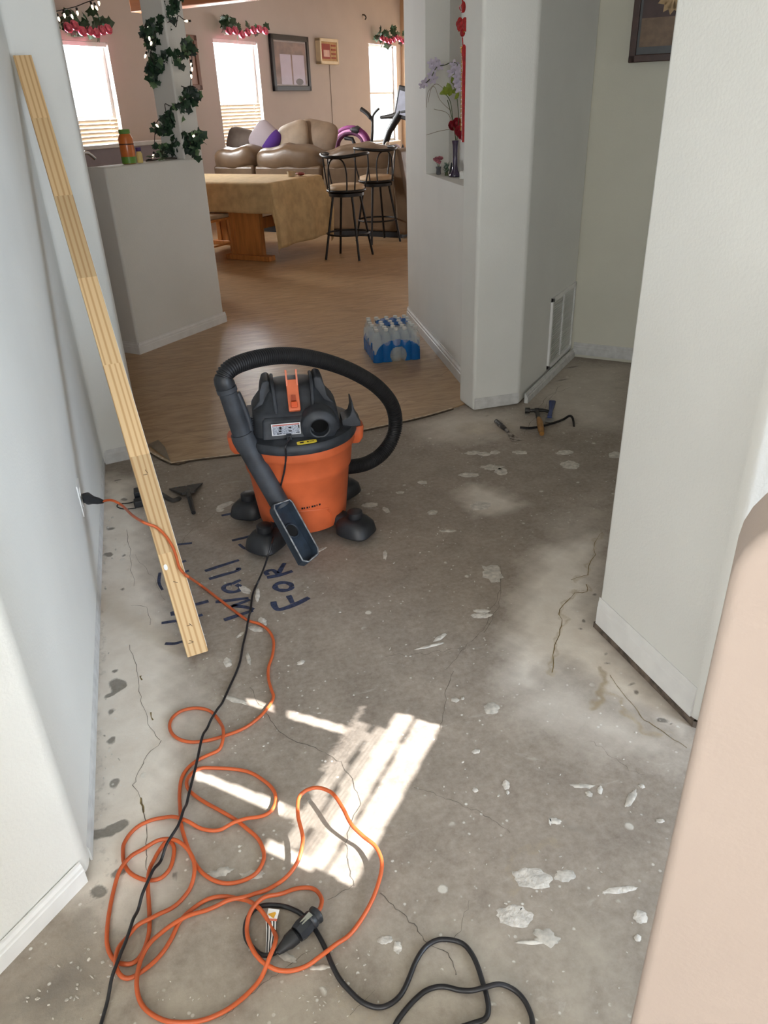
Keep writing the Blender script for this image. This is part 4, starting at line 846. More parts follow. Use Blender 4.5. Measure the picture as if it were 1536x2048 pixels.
cut = [(-.0325, 0, 0), (.0325, 0, 0), (.0325, BDT, .0), (-.0325, BDT, 0)]
m = MB(); z0 = .011
m.add([(-.0325, 0, z0), (.0325, 0, z0), (.0325, BDT, z0 * .4), (-.0325, BDT, z0 * .4), (-.0325, 0, bl), (.0325, 0, bl), (.0325, BDT, bl), (-.0325, BDT, bl)], [(0, 3, 2, 1), (4, 5, 6, 7), (0, 1, 5, 4), (1, 2, 6, 5), (2, 3, 7, 6), (3, 0, 4, 7)])
m.build('plank', pine(), bo, bevel=.0015)
MB().box2((.0325, .001, z0 + .01), (.0334, BDT - .001, bl - .7)).build('painted_edge', M('white_edge_paint', srgb(232, 230, 224), rough=.6, var=.08, scale=30), bo)
for x, z, a in ((-.002, .10, 0), (.004, .10, 55), (-.012, .045, 0), (-.008, .05, 40), (.0, .62, 0), (.006, .63, 70), (-.004, .245, 30)):
    MB().box((x, BDT + .0004, z), (.014, .0006, .0018), rot=Matrix.Rotation(math.radians(a), 3, 'Y')).build('pencil_mark', M('pencil', srgb(98, 78, 56), rough=.8), bo)
MB().loft([(BDT, .006, .010, 0, 0, 2.4), (BDT + .0006, .005, .009, 0, 0, 2.4)], 12, M=Matrix.Translation((-.020, 0, .30)) @ Matrix.Rotation(-math.pi / 2, 4, 'X')).build('paint_dab', WHITE, bo)

# ------------------------------------------------------------------ tools on the slab
def flat_frame(a, b, z=0.0):                    # local x from pixel a to pixel b on the floor
    p, q = Vector(P(*a)), Vector(P(*b)); ex = (q - p); L_ = ex.length
    return frame((p.x, p.y, z), ex), L_
HANDY = M('yellow_wood_handle', srgb(150, 104, 44), rough=.5, var=.25, scale=20)
BLUEH = M('blue_handle', srgb(34, 52, 104), rough=.4, var=.2)
# hammer
Mh, Lh = flat_frame((1073, 828), (1083, 878))
hm_ = thing('claw_hammer', 'claw hammer with yellow handle lying across the pry bar', 'hammer', Mh.translation)
hm_.matrix_world = Mh
MB().tube([(.015, 0, .020), (Lh * .30, 0, .022), (Lh * .42, 0, .028), (Lh * .6, 0, .034), (Lh * .85, 0, .030), (Lh, 0, .028)], [.009, .0085, .012, .016, .0165, .012], 14).build('handle', HANDY, hm_, smooth=60)
MB().tube([(.012, 0, .020), (Lh * .40, 0, .026)], [.0105, .0115], 14).build('handle_neck', DARKST, hm_, smooth=60)
hd_ = MB(); hd_.tube([(0, -.012, .02), (0, .012, .02)], [.014, .014], 14)
hd_.tube([(0, .012, .02), (0, .035, .02), (0, .038, .02), (0, .062, .02)], [.010, .010, .0155, .0155], 16)
for sx in (-1, 1):
    hd_.tube(spline([(sx * .003, -.010, .022), (sx * .006, -.035, .022), (sx * .010, -.062, .016), (sx * .012, -.084, .010)], 5), [.010 - .0075 * k / 15 for k in range(16)], 8)
hh_ = hd_.build('head', DARKST, hm_, smooth=50); hh_.rotation_euler = (0, 0, math.pi)
# pry bar
pb_pts = [Vector(P(1040, 855, .0065)), Vector(P(1062, 856, .0065)), Vector(P(1085, 852, .0065)), Vector(P(1110, 845, .0065)), Vector(P(1128, 838, .0065)), Vector(P(1138, 832, .02)), Vector(P(1144, 834, .022)), Vector(P(1147, 843, .012)), Vector(P(1148, 853, .003))]
pb = MB(); q = spline(pb_pts, 5); pb.tube(q, [.0065] * (len(q) - 8) + [.006, .006, .0058, .0056, .0052, .0048, .0042, .003], 6)
tag(pb.build('pry_bar', M('black_steel', srgb(36, 34, 34), rough=.5, metal=.4, var=.3, scale=30), smooth=40), 'dark steel pry bar with hooked end lying under the hammer', 'pry bar')
# blue scraper
Ms, Ls = flat_frame((1104, 808), (1098, 845))
sc_ = thing('blue_scraper', 'scraper with a flared blue handle behind the pry bar', 'scraper', Ms.translation); sc_.matrix_world = Ms
MB().loft([(0, .019, .010, .014, 0, 4), (Ls * .25, .014, .009, .014, 0, 3.4), (Ls * .55, .010, .008, .013, 0, 3), (Ls * .8, .013, .008, .012, 0, 3), (Ls * .84, .012, .007, .012, 0, 3)], 16, M=Matrix(((0, 0, 1, 0), (0, 1, 0, 0), (1, 0, 0, 0), (0, 0, 0, 1))) @ Matrix.Rotation(math.pi / 2, 4, 'Z') @ Matrix.Translation((0, -.012, 0)) @ Matrix.Translation((-.013, .012, 0))).build('handle', BLUEH, sc_, smooth=50, M=Matrix.Translation((0, 0, .012)))
MB().box((Ls * .93, 0, .007), (Ls * .24, .042, .0016)).build('blade', STEEL, sc_)
# putty knife
Mk, Lk = flat_frame((991, 846), (1034, 882))
pk = thing('putty_knife', 'small putty knife with plaster crusted blade lying alone near the column', 'putty knife', Mk.translation); pk.matrix_world = Mk
MB().tube([(0, 0, .012), (.008, 0, .012), (Lk * .25, 0, .012), (Lk * .48, 0, .011), (Lk * .52, 0, .009)], [.006, .0125, .0135, .010, .007], 14).build('handle', M('dirty_grip', srgb(44, 40, 38), rough=.5, col2=srgb(170, 164, 156), scale=40, lo=.55, hi=.7), pk, smooth=60)
MB().tube([(Lk * .5, 0, .010), (Lk * .6, 0, .008)], [.009, .007], 10).build('ferrule', STEEL, pk)
MB().add([(Lk * .58, -.006, .005), (Lk * .58, .006, .005), (Lk, .028, .0012), (Lk, -.028, .0012), (Lk * .58, -.006, .0065), (Lk * .58, .006, .0065), (Lk, .028, .0025), (Lk, -.028, .0025)], [(0, 3, 2, 1), (4, 5, 6, 7), (0, 1, 5, 4), (1, 2, 6, 5), (2, 3, 7, 6), (3, 0, 4, 7)]).build('blade', M('crusted_blade', srgb(74, 62, 54), rough=.7, col2=srgb(176, 166, 156), scale=50, metal=.2), pk)
# trapezoid floor scraper
Mt, Lt = flat_frame((372, 974), (388, 1030))
ts = thing('floor_scraper', 'wide dark trapezoid scraper head with short grip near the board', 'scraper', Mt.translation); ts.matrix_world = Mt
bw0, bw1 = .075, .026
MB().add([(0, -bw0, .002), (0, bw0, .002), (.014, bw0, .008), (.014, -bw0, .008), (.125, bw1, .022), (.125, -bw1, .022), (0, -bw0, .005), (0, bw0, .005), (.014, bw0, .014), (.014, -bw0, .014), (.125, bw1, .034), (.125, -bw1, .034)],
         [(0, 3, 2, 1), (3, 5, 4, 2), (6, 7, 8, 9), (9, 8, 10, 11), (0, 1, 7, 6), (1, 2, 8, 7), (2, 4, 10, 8), (4, 5, 11, 10), (5, 3, 9, 11), (3, 0, 6, 9)]).build('head', M('dusty_black', srgb(64, 61, 58), rough=.65, var=.3, scale=30), ts, bevel=.002)
MB().tube([(.10, 0, .026), (.13, 0, .024), (.16, 0, .020)], [.013, .011, .010], 12).build('neck', M('dusty_black', srgb(64, 61, 58)), ts, smooth=60)
MB().tube([(.155, 0, .020), (.185, 0, .014), (max(Lt, .23), 0, .011)], [.0095, .0105, .009], 12).build('grip', BLKRUB, ts, smooth=60)
for x, y in ((.03, -.03), (.028, .03), (.045, .0), (.035, -.045)): MB().lathe([(.004, 0), (.004, .003), (.002, .0045)], 10, M=Matrix.Translation((x, y, .015 + x * .18))).build('rivet', STEEL, ts)
# angled dark bar behind the board
ab = MB(); q = spline([Vector(P(300, 978, .012)), Vector(P(322, 988, .012)), Vector(P(343, 1000, .010)), Vector(P(352, 999, .009)), Vector(P(362, 996, .006))], 5)
ab.tube(q, [.010] * (len(q) - 5) + [.011, .012, .010, .007, .004], 6)
tag(ab.build('bent_chisel_bar', M('dusty_black', srgb(64, 61, 58)), smooth=40), 'bent dark steel bar on the slab between board and scraper', 'bar')
# black power adapter with cable
pa = thing('power_adapter', 'small black power adapter with thin cable beside the board', 'adapter', P(277, 1008))
ia = Matrix.Translation(pa.location).inverted()
a0 = Vector(P(279, 998)); MB().box((a0.x, a0.y, .024), (.035, .055, .045), M=ia).build('brick', BLACK, pa, bevel=.004)
a1 = Vector(P(279, 1012)); MB().box((a1.x, a1.y - .002, .018), (.040, .040, .032), M=ia).build('plug_body', BLKRUB, pa, bevel=.006)
MB().tube(spline([Vector(P(272, 1016, .012)), Vector(P(250, 1018, .004)), Vector(P(235, 1014, .004)), Vector(P(238, 1008, .004)), Vector(P(258, 1006, .004)), Vector(P(272, 1002, .014))], 6), .0025, 6, M=ia).build('cable', BLKRUB, pa, smooth=90)

# ------------------------------------------------------------------ case of water bottles
CLEAR = MG('bottle_plastic', (.95, .97, .98), .20, .08)
WATER = MG('bottle_lower', (.78, .86, .90), .30, .1)
BLUEF = MG('blue_film', srgb(20, 110, 190), .80, .25)
CLRF = MG('clear_film', (.93, .95, .97), .22, .15)
wc0, wc1 = Vector((1.318, 4.63, 0)), Vector((1.632, 4.600, 0))
WM = frame((wc0.x, wc0.y, vz), wc1 - wc0)
wc = thing('water_bottle_case', 'shrink wrapped case of clear water bottles with blue film', 'water case'); wc.matrix_world = WM
NXB, NYB, PB = 5, 6, .0635
prof = [(.026, 0), (.0305, .004), (.0312, .02), (.0290, .035), (.0312, .05), (.0312, .10), (.0290, .106), (.0312, .112), (.0312, .150), (.027, .170), (.018, .188), (.0125, .198), (.0125, .204)]
bmesh_ = MB().lathe(prof, 14).mesh('bottle', CLEAR, 60); capm = MB().lathe([(.0142, .203), (.0145, .205), (.0145, .217), (.013, .219)], 14).mesh('cap', M('translucent_cap', srgb(216, 218, 216), rough=.35), 40)
rr = random.Random(3)
for i in range(NXB):
    for j in range(NYB):
        o = bpy.data.objects.new('bottle', bmesh_); COL.objects.link(o); o.parent = wc; o.location = (.032 + i * PB, .032 + j * PB, .001)
        o.rotation_euler = (rr.uniform(-.03, .03), rr.uniform(-.03, .03), rr.uniform(0, 6))
        c = bpy.data.objects.new('cap', capm); COL.objects.link(c); c.parent = o
# film: scalloped skirt around the pack, open at the front where the handle hole is
WX, WY = NXB * PB, NYB * PB
per = []
for k in range(NXB * 16): per.append((k / 16 * PB, 0, 0))
for k in range(NYB * 16): per.append((WX, k / 16 * PB, 1))
for k in range(NXB * 16): per.append((WX - k / 16 * PB, WY, 2))
for k in range(NYB * 16): per.append((0, WY - k / 16 * PB, 3))
zs_ = list(np.linspace(.004, .148, 22))
fm = MB(); fb = []; np_ = len(per)
for z in zs_:
    for x, y, sd in per:
        t = (x if sd in (0, 2) else y) / PB; dep = .010 * (1 - abs(math.sin(math.pi * t)) ** .7) - .001 + .010 * max(0, z - .11) / .035
        fb.append((x, y + dep, z) if sd == 0 else (x - dep, y, z) if sd == 1 else (x, y - dep, z) if sd == 2 else (x + dep, y, z))
blue, clear = [], []
for a in range(len(zs_) - 1):
    for k in range(np_):
        k2 = (k + 1) % np_; f = (a * np_ + k, a * np_ + k2, (a + 1) * np_ + k2, (a + 1) * np_ + k); x, y, sd = per[k]; z = zs_[a] + .003
        if sd == 0:
            dx = (x - WX * .52); hole = (dx / .055) ** 2 + ((z - .045) / .058) ** 2 < 1; top = z > .06 + .085 * math.sqrt(max(0, 1 - (dx / .15) ** 2))
            if hole: continue
            (clear if top else blue).append(f)
        else: (blue if z < .085 or (k // 6) % 5 == 0 and z < .12 else clear).append(f)
fm.add(fb, blue); fm.build('blue_film', BLUEF, wc, smooth=60)
fm2 = MB(); fm2.add(fb, clear); fm2.build('clear_film', CLRF, wc, smooth=60)
tp_ = MB(); g = 10; vs = []
for i in range(g + 1):
    for j in range(g + 1):
        x, y = WX * (.22 + .66 * i / g), WY * (.36 + .62 * j / g); vs.append((x, y, .206 + .013 * math.cos(x / PB * 6.28) * math.cos(y / PB * 6.28) + .004 * math.sin(9 * y)))
tp_.add(vs, [(i * (g + 1) + j, (i + 1) * (g + 1) + j, (i + 1) * (g + 1) + j + 1, i * (g + 1) + j + 1) for i in range(g) for j in range(g) if (i - 5) ** 2 / 22 + (j - 4) ** 2 / 16 < 1.2])
tp_.build('top_film', BLUEF, wc, smooth=60)

# ------------------------------------------------------------------ return air vent in the recess
vn0 = Vector((2.205, 3.947, 0)); vM = frame(vn0, (1, 1, 0)); vL = .50
ve = thing('return_air_vent', 'tall white louvred return air grille low on the recess wall', 'vent'); ve.matrix_world = vM
z0_, z1_ = .060, .485
m = MB(); t = .024
m.box2((0, -.016, z0_), (t, 0, z1_)).box2((vL - t, -.016, z0_), (vL, 0, z1_)).box2((0, -.016, z1_ - t), (vL, 0, z1_)).box2((0, -.016, z0_), (vL, 0, z0_ + t)).box2((vL / 2 - .01, -.014, z0_), (vL / 2 + .01, 0, z1_))
m.build('frame', TRIM, ve, bevel=.002)
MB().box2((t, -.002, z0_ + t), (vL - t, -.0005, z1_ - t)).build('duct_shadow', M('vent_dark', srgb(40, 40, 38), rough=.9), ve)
sm_ = MB().box((0, 0, 0), (vL / 2 - t - .012, .016, .0015)).mesh('louvre', TRIM)
for k in range(int((z1_ - z0_ - 2 * t) / .0145)):
    for cx_ in (t + (vL / 2 - t - .01) / 2, vL / 2 + .01 + (vL / 2 - t - .01) / 2):
        o = bpy.data.objects.new('louvre', sm_); COL.objects.link(o); o.parent = ve
        o.matrix_basis = Matrix.Translation((cx_, -.009, z0_ + t + .008 + k * .0145)) @ Matrix.Rotation(math.radians(-40), 4, 'X')
# picture in the recess
RM = frame((2.576, 4.305, 0), (1, -1, 0)); RMI = RM.inverted()
f0 = RMI @ Vector(onplane(1257, 126, (2.56, 4.29, 0), (1, 1, 0)))
pf = thing('framed_flower_picture', 'dark wood framed picture of a pale flower in the recess', 'picture'); pf.matrix_world = RM @ Matrix.Translation((f0.x, -.02, f0.z))
fwid, fh, t = .42, .62, .035
m = MB(); m.box2((0, -.02, 0), (t, .0, fh)).box2((fwid - t, -.02, 0), (fwid, 0, fh)).box2((0, -.02, 0), (fwid, 0, t)).box2((0, -.02, fh - t), (fwid, 0, fh))
m.build('frame', M('dark_wood_frame', srgb(62, 34, 24), rough=.4, var=.2, scale=30), pf, bevel=.004)
MB().box2((t, -.006, t), (fwid - t, -.004, fh - t)).build('mat_board', M('grey_mat', srgb(92, 94, 96), rough=.6), pf)
MB().box2((t + .012, -.0075, t + .035), (fwid - t - .012, -.0065, .20)).build('print_lower', M('print_tan', srgb(120, 98, 78), rough=.5, var=.15, scale=25), pf)
MB().box2((t + .012, -.0075, .20), (fwid - t - .012, -.0065, fh - t - .012)).build('print_upper', M('print_plum', srgb(74, 54, 52), rough=.5, var=.15, scale=15), pf)
for k, a in enumerate((200, 235, 262, 290, 325, 20, 90, 150)):
    a = math.radians(a); L_ = .085; c = Vector((.20, -.009, .29)); d = Vector((math.cos(a), 0, math.sin(a))); s = Vector((-math.sin(a), 0, math.cos(a)))
    MB().add([c + d * .012, c + d * .05 + s * .022, c + d * L_, c + d * .05 - s * .022], [(0, 1, 2, 3)]).build('petal', M('petal_cream', srgb(176, 146, 104), rough=.5, var=.15, scale=30), pf)
# ------------------------------------------------------------------ things on the far wall
def wall_thing(name, label, cat, u0, v0, u1, v1, off=.0):
    x0, z1 = FW(u0, v0); x1, z0 = FW(u1, v1)
    t = thing(name, label, cat); t.matrix_world = FM @ Matrix.Translation((x0, -.002, z0)); return t, x1 - x0, z1 - z0
def ring_frame(w, h, t, d): return MB().box2((0, -d, 0), (t, 0, h)).box2((w - t, -d, 0), (w, 0, h)).box2((0, -d, 0), (w, 0, t)).box2((0, -d, h - t), (w, 0, h))
pc1, w, h = wall_thing('large_framed_picture', 'large black framed picture with glossy glass between two windows', 'picture', 535, 67, 619, 182)
ring_frame(w, h, .075, .05).build('frame', M('black_frame', srgb(26, 24, 26), rough=.35, var=.2), pc1, bevel=.008)
MB().box2((.075, -.022, .075), (w - .075, -.018, h - .075)).build('mat_board', M('pale_mat', srgb(176, 166, 160), rough=.7), pc1)
MB().box2((.10, -.026, .10), (w - .10, -.022, h - .10)).build('print', M('village_print', srgb(92, 66, 54), rough=.6, col2=srgb(150, 116, 104), scale=6), pc1)
_g2 = MG('glazing', (.97, .97, .98), .10, .02); MB().box2((.075, -.034, .075), (w - .075, -.032, h - .075)).build('glass', _g2, pc1)
# patio door reflection painted as lilac panels low in the picture
for a, b in ((.22, .50), (.54, .86)): MB().box2((w * a, -.0285, h * .12), (w * b, -.0265, h * .66)).build('door_reflection', M('reflection_lilac', srgb(206, 200, 222), rough=.6, var=.06, scale=8), pc1)
MB().ball((w * .70, -.029, h * .17), .06, (1.9, .05, .8), 14, 8).build('print_mound', M('print_dark', srgb(62, 52, 52), rough=.6, var=.3, scale=14), pc1)
pc2, w, h = wall_thing('cream_shadow_box', 'small cream shadow box with red panel beside the large picture', 'shadow box', 629, 76, 669, 130)
ring_frame(w, h, .05, .10).build('frame', M('cream_frame', srgb(222, 208, 178), rough=.5, var=.05), pc2, bevel=.008)
MB().box2((.02, -.085, .02), (w - .02, 0, h - .02)).build('backing', M('box_tan', srgb(186, 150, 104), rough=.7, var=.12, scale=12), pc2)
MB().box2((.07, -.091, .08), (w * .55, -.086, h - .08)).build('red_panel', M('box_red', srgb(150, 52, 44), rough=.6, var=.2, scale=10), pc2)
MB().box2((.11, -.096, .11), (w * .50, -.092, h * .55)).build('pink_figure', M('box_pink', srgb(214, 176, 166), rough=.6), pc2)
for k in range(4): MB().box2((w * .62, -.091, h * (.22 + .16 * k)), (w * .86, -.086, h * (.29 + .16 * k))).build('print_mark', M('box_print', srgb(150, 66, 40), rough=.6), pc2)
MB().tube([(w * .7, -.004, 0), (w * .7, -.004, -.9), (w * .72, -.004, -1.2)], .005, 6).build('cable', M('grey_cable', srgb(150, 140, 132), rough=.6), pc2)
pc3, w, h = wall_thing('narrow_brown_picture', 'brown framed picture half hidden behind the ivy wrapped post', 'picture', 352, 68, 402, 180)
ring_frame(w, h, .07, .04).build('frame', M('brown_frame', srgb(112, 76, 58), rough=.45, var=.15), pc3, bevel=.008)
MB().box2((.06, -.02, .06), (w - .06, -.01, h - .06)).build('print', M('mauve_print', srgb(172, 146, 138), rough=.6, var=.12, scale=5), pc3)
x_, z_ = FW(725, 36); MB().tube(spline([(x_, 0, z_ + .05), (x_, -.05, z_ + .04), (x_ + .01, -.07, z_), (x_, -.05, z_ - .03)], 4), .012, 6, M=FM).build('wall_hook', DARKST, smooth=60)
tag(bpy.data.objects['wall_hook'], 'tiny dark hook high on the far wall', 'hook')
# rose garlands over the windows
LEAFM = M('ivy_green', srgb(40, 70, 46), rough=.55, var=.35, scale=20)
LEAFG = M('grey_green_leaf', srgb(78, 88, 70), rough=.6, var=.3, scale=15)
ROSE = M('pink_rose', srgb(206, 104, 128), rough=.6, var=.2, scale=30)
def leafmesh(s, lobes, mat, name):
    pts = [(0, 0), (.20, .16), (.46, .10), (.40, .36), (.60, .52), (.30, .66), (0, 1.0), (-.30, .66), (-.60, .52), (-.40, .36), (-.46, .10), (-.20, .16)] if lobes else [(0, 0), (.22, .22), (.28, .5), (.16, .8), (0, 1), (-.16, .8), (-.28, .5), (-.22, .22)]
    vs = [(x * s, y * s, -.18 * s * abs(x) + .10 * s * math.sin(y * 3)) for x, y in pts] + [(0, .45 * s, .08 * s)]; n = len(pts)
    return MB().add(vs, [(i, (i + 1) % n, n) for i in range(n)]).mesh(name, mat)
def rosemesh(s, mat):
    m = MB(); m.ball((0, 0, 0), s * .45, (1, 1, .9), 10, 6)
    for ring, (k, rr_, tilt) in enumerate(((5, .42, .5), (6, .75, .95))):
        for i in range(k):
            a = 2 * math.pi * i / k + ring * .5; Mx = Matrix.Rotation(a, 4, 'Z') @ Matrix.Rotation(tilt, 4, 'X')
            m.add([Mx @ Vector(v) for v in ((-.35 * s, 0, 0), (.35 * s, 0, 0), (.45 * s, -.12 * s, .55 * s), (0, -.2 * s, .75 * s), (-.45 * s, -.12 * s, .55 * s))], [(0, 1, 2, 3, 4)])
    return m.mesh('rose', mat, 50)
def inst(name, me_, parent, M_): o = bpy.data.objects.new(name, me_); COL.objects.link(o); o.parent = parent; o.matrix_basis = M_; return o
def rnd_rot(r, out=Vector((0, -1, 0))):
    q = Vector((r.uniform(-1, 1), r.uniform(-1.6, -.3), r.uniform(-1, .8))).normalized().to_track_quat('Z', 'Y'); return q.to_matrix().to_4x4() @ Matrix.Rotation(r.uniform(0, 6.28), 4, 'Z')
lf1 = leafmesh(.13, True, LEAFM, 'leaf'); rs1 = rosemesh(.085, ROSE)
for n_, (u0, u1, v0, v1, lab) in enumerate([(101, 197, 46, 60, 'pink rose garland over the left far window'), (428, 514, 60, 62, 'pink rose garland over the middle far window'), (742, 793, 76, 76, 'pink rose garland over the far window nearest the corner')]):
    x0, za = FW(u0, v0); x1, zb = FW(u1, v1); r = random.Random(n_ + 5)
    g = thing('rose_garland', lab, 'garland', group='rose garlands over the far windows'); g.matrix_world = FM @ Matrix.Translation(((x0 + x1) / 2, -.09, za)); W_ = x1 - x0
    zf = lambda t: (zb - za) * t + .03 * math.sin(t * 9 + n_)
    MB().tube(spline([(-W_ / 2 + W_ * t, -.04, zf(t)) for t in np.linspace(0, 1, 8)], 4), .010, 6).build('vine', M('vine_stem', srgb(60, 62, 44), rough=.7), g, smooth=60)
    for k in range(30):
        t = r.random(); inst('leaf', lf1, g, Matrix.Translation((-W_ / 2 + W_ * t, -.05 + r.uniform(-.03, .02), zf(t) + r.uniform(-.06, .10))) @ rnd_rot(r) @ Matrix.Scale(r.uniform(.7, 1.2), 4))
    for k in range(7):
        t = (k + .5) / 7; inst('rose', rs1, g, Matrix.Translation((-W_ / 2 + W_ * t, -.10, zf(t) - r.uniform(.02, .08))) @ Matrix.Rotation(math.radians(70), 4, 'X') @ Matrix.Rotation(r.uniform(0, 6), 4, 'Z'))
# timber beam
b0 = Vector((.37, 10.45, 0)); BMm = frame(b0, (1, -1, 0))
be = MB(); be.box2((0, -.09, 2.5), (9, .09, 2.78)); beam = tag(be.build('timber_beam', M('orange_timber', srgb(160, 96, 52), rough=.55, var=.2, scale=3, stretch=(.4, 6, 6)), M=BMm, bevel=.008), 'orange brown timber beam crossing below the ceiling', 'beam')
MB().box2((-.02, -.10, 2.78), (.14, .10, CEIL)).build('hanger', M('dark_timber', srgb(120, 66, 36), rough=.55, var=.2, scale=6), beam)

# ------------------------------------------------------------------ ivy and string lights on the post
hd_v = Vector((ROT @ [0, 0, 1])[:2].tolist() + [0]).normalized()
def on_post(u, v, d=.0): p0 = Vector((hp(.10, -.02)[0], hp(.10, -.02)[1], 0)) - hd_v * d; return Vector(onplane(u, v, p0, hd_v))
iv = thing('ivy_garland', 'dark ivy garland wound around the square post on the half wall', 'garland', (*hp(.10, .10), 1.21))
ivI = Matrix.Translation(iv.location).inverted(); r = random.Random(11)
runs = [[(352, -30), (345, 0), (336, 25), (320, 45), (300, 58), (297, 75), (308, 88)], [(300, 140), (310, 128), (325, 118), (345, 115), (362, 112), (376, 98), (382, 88)], [(388, 182), (376, 190), (364, 202), (352, 222), (340, 240), (328, 252), (316, 262)], [(402, 272), (390, 276), (376, 282), (352, 290), (334, 298), (320, 304)], [(306, 140), (304, 155), (308, 165)], [(372, 268), (382, 290), (386, 302)]]
IVM = [leafmesh(.054, True, LEAFM, 'leaf'), leafmesh(.05, True, M('ivy_dark', srgb(26, 48, 36), rough=.5, var=.3, scale=20), 'leaf'), leafmesh(.045, True, M('ivy_light', srgb(96, 124, 84), rough=.55, var=.3, scale=20), 'leaf')]
dens = [1.0, .8, 1.0, .9, .6, .6]
for run, dn_ in zip(runs, dens):
    pts = spline([on_post(u, v, .05) for u, v in run], 8)
    MB().tube(pts, .004, 6, M=ivI).build('vine', M('vine_brown', srgb(58, 46, 36), rough=.7), iv, smooth=60)
    for i, p in enumerate(pts):
        for _ in range(3 if r.random() < dn_ * .6 else 1):
            if r.random() > dn_ * .9: continue
            out = (Vector((r.uniform(-1, 1), r.uniform(-1, 1), r.uniform(-.6, .8))) - hd_v * 1.1).normalized()
            Mx = Matrix.Translation(p + Vector((r.uniform(-.03, .03), r.uniform(-.02, .02), r.uniform(-.04, .03))) - iv.location) @ out.to_track_quat('Z', 'Y').to_matrix().to_4x4() @ Matrix.Rotation(r.uniform(0, 6.28), 4, 'Z') @ Matrix.Scale(r.uniform(.7, 1.25), 4)
            inst('leaf', r.choices(IVM, (5, 4, 1.2))[0], iv, Mx)
BULB = M('warm_bulb', (1.0, .86, .62), rough=.3, var=.02, emit=3.0)
WIRE = M('dark_green_wire', srgb(36, 32, 28), rough=.6)
bulbm = MB().lathe([(.002, 0), (.006, .006), (.007, .014), (.004, .024), (.001, .028)], 8).mesh('bulb', BULB, 60)
sock = MB().lathe([(.006, -.016), (.007, -.012), (.006, .002)], 8).mesh('socket', WIRE, 60)
def string_lights(name, label, paths, bulbs, fn):
    t = thing(name, label, 'string lights', fn(*paths[0][0])); I = Matrix.Translation(t.location).inverted()
    for pth in paths: MB().tube(spline([fn(*q) for q in pth], 6), .0028, 5, M=I).build('wire', WIRE, t, smooth=90)
    for u, v, a in bulbs:
        Mx = Matrix.Translation(fn(u, v) - t.location) @ Matrix.Rotation(math.radians(a), 4, Vector(hd_v)) @ Matrix.Rotation(math.pi, 4, 'X')
        b = inst('bulb', bulbm, t, Mx); inst('socket', sock, b, Matrix.Identity(4))
string_lights('string_lights', 'string of small warm bulbs threaded through the ivy on the post', [[(335, 45), (345, 42), (352, 54), (356, 32), (366, 38), (376, 42)], [(305, 60), (308, 85), (300, 110), (310, 130)], [(392, 175), (380, 172), (372, 175), (362, 172)], [(352, 212), (340, 212), (330, 208), (332, 224)], [(382, 80), (384, 120), (383, 150), (380, 175)], [(322, 235), (312, 250), (308, 300)]],
              [(377, 42, 90), (294, 54, -60), (292, 108, 30), (382, 125, 0), (384, 134, 10), (382, 148, 0), (311, 248, -40), (307, 308, 20), (298, 72, 0), (303, 82, 20), (390, 270, 60)], lambda u, v: on_post(u, v, .07))
string_lights('hanging_string_lights', 'string of clear bulbs sagging at the top left by the ceiling', [[(92, 26), (110, 23), (124, 20), (152, 13), (172, 5), (200, -4)]], [(106, 31, 20), (116, 33, -10), (128, 26, 0), (142, 28, -15), (154, 21, 0), (183, 9, -10), (191, 11, -20), (197, 1, 0)], lambda u, v: on_post(u, v, .35))

# ------------------------------------------------------------------ half wall top and kitchen behind it
def on_half(a, b): q = hp(a, b); return (q[0], q[1], 1.21)
vb = thing('vitamin_bottle', 'orange plastic vitamin jar with green cap on the half wall', 'jar', on_half(.66, .075))
bp = MB().lathe([(.040, 0), (.046, .004), (.047, .03), (.047, .125), (.045, .15), (.036, .172), (.031, .178), (.031, .185)], 28)
MB().lathe([(.044, .002), (.0465, .006), (.0468, .15), (.040, .168), (.033, .178), (.031, .186)], 28).build('body', M('orange_jar', srgb(206, 112, 46), rough=.35, var=.15, scale=14, coat=.4), vb, smooth=50)
MB().lathe([(.0475, .004), (.0476, .045)], 28, caps=(False, False)).build('green_band', M('jar_green', srgb(96, 140, 52), rough=.4, var=.15, scale=16), vb, smooth=50)
MB().lathe([(.034, .180), (.036, .182), (.036, .202), (.033, .206)], 28).build('cap', M('cap_green', srgb(96, 142, 60), rough=.45), vb, smooth=40)
for z in (.075, .09, .105, .115): MB().lathe([(.0474, z), (.0474, z + (.008 if z > .11 else .003))], 40, caps=(False, False)).build('print_line', M('jar_print', srgb(90, 50, 26), rough=.5), vb, smooth=60) if z == .115 else None
sb = thing('small_pill_bottle', 'small yellow bottle with purple cap beside the vitamin jar', 'bottle', on_half(.55, .085))
MB().lathe([(.018, 0), (.020, .003), (.020, .055), (.014, .066), (.014, .072)], 18).build('body', M('yellow_bottle', srgb(222, 200, 130), rough=.4, var=.1), sb, smooth=50)
MB().lathe([(.017, .070), (.018, .072), (.018, .092), (.016, .094)], 18).build('cap', M('purple_cap', srgb(70, 50, 110), rough=.4), sb, smooth=40)
gl_ = thing('garland_spill', 'loose tangle of ivy lying on the half wall top', 'ivy', on_half(.36, .08))
for k in range(9): inst('leaf', IVM[k % 3], gl_, Matrix.Translation((r.uniform(-.07, .07), r.uniform(-.07, .07), .012 + r.random() * .02)) @ Matrix.Rotation(r.uniform(-.7, .7), 4, 'X') @ Matrix.Rotation(r.uniform(0, 6), 4, 'Z'))
MB().tube(spline([(-.10, -.08, .006), (-.03, -.02, .008), (.03, .03, .012), (.12, .10, .006)], 5), .004, 6).build('vine', M('vine_brown', srgb(58, 46, 36)), gl_, smooth=60)
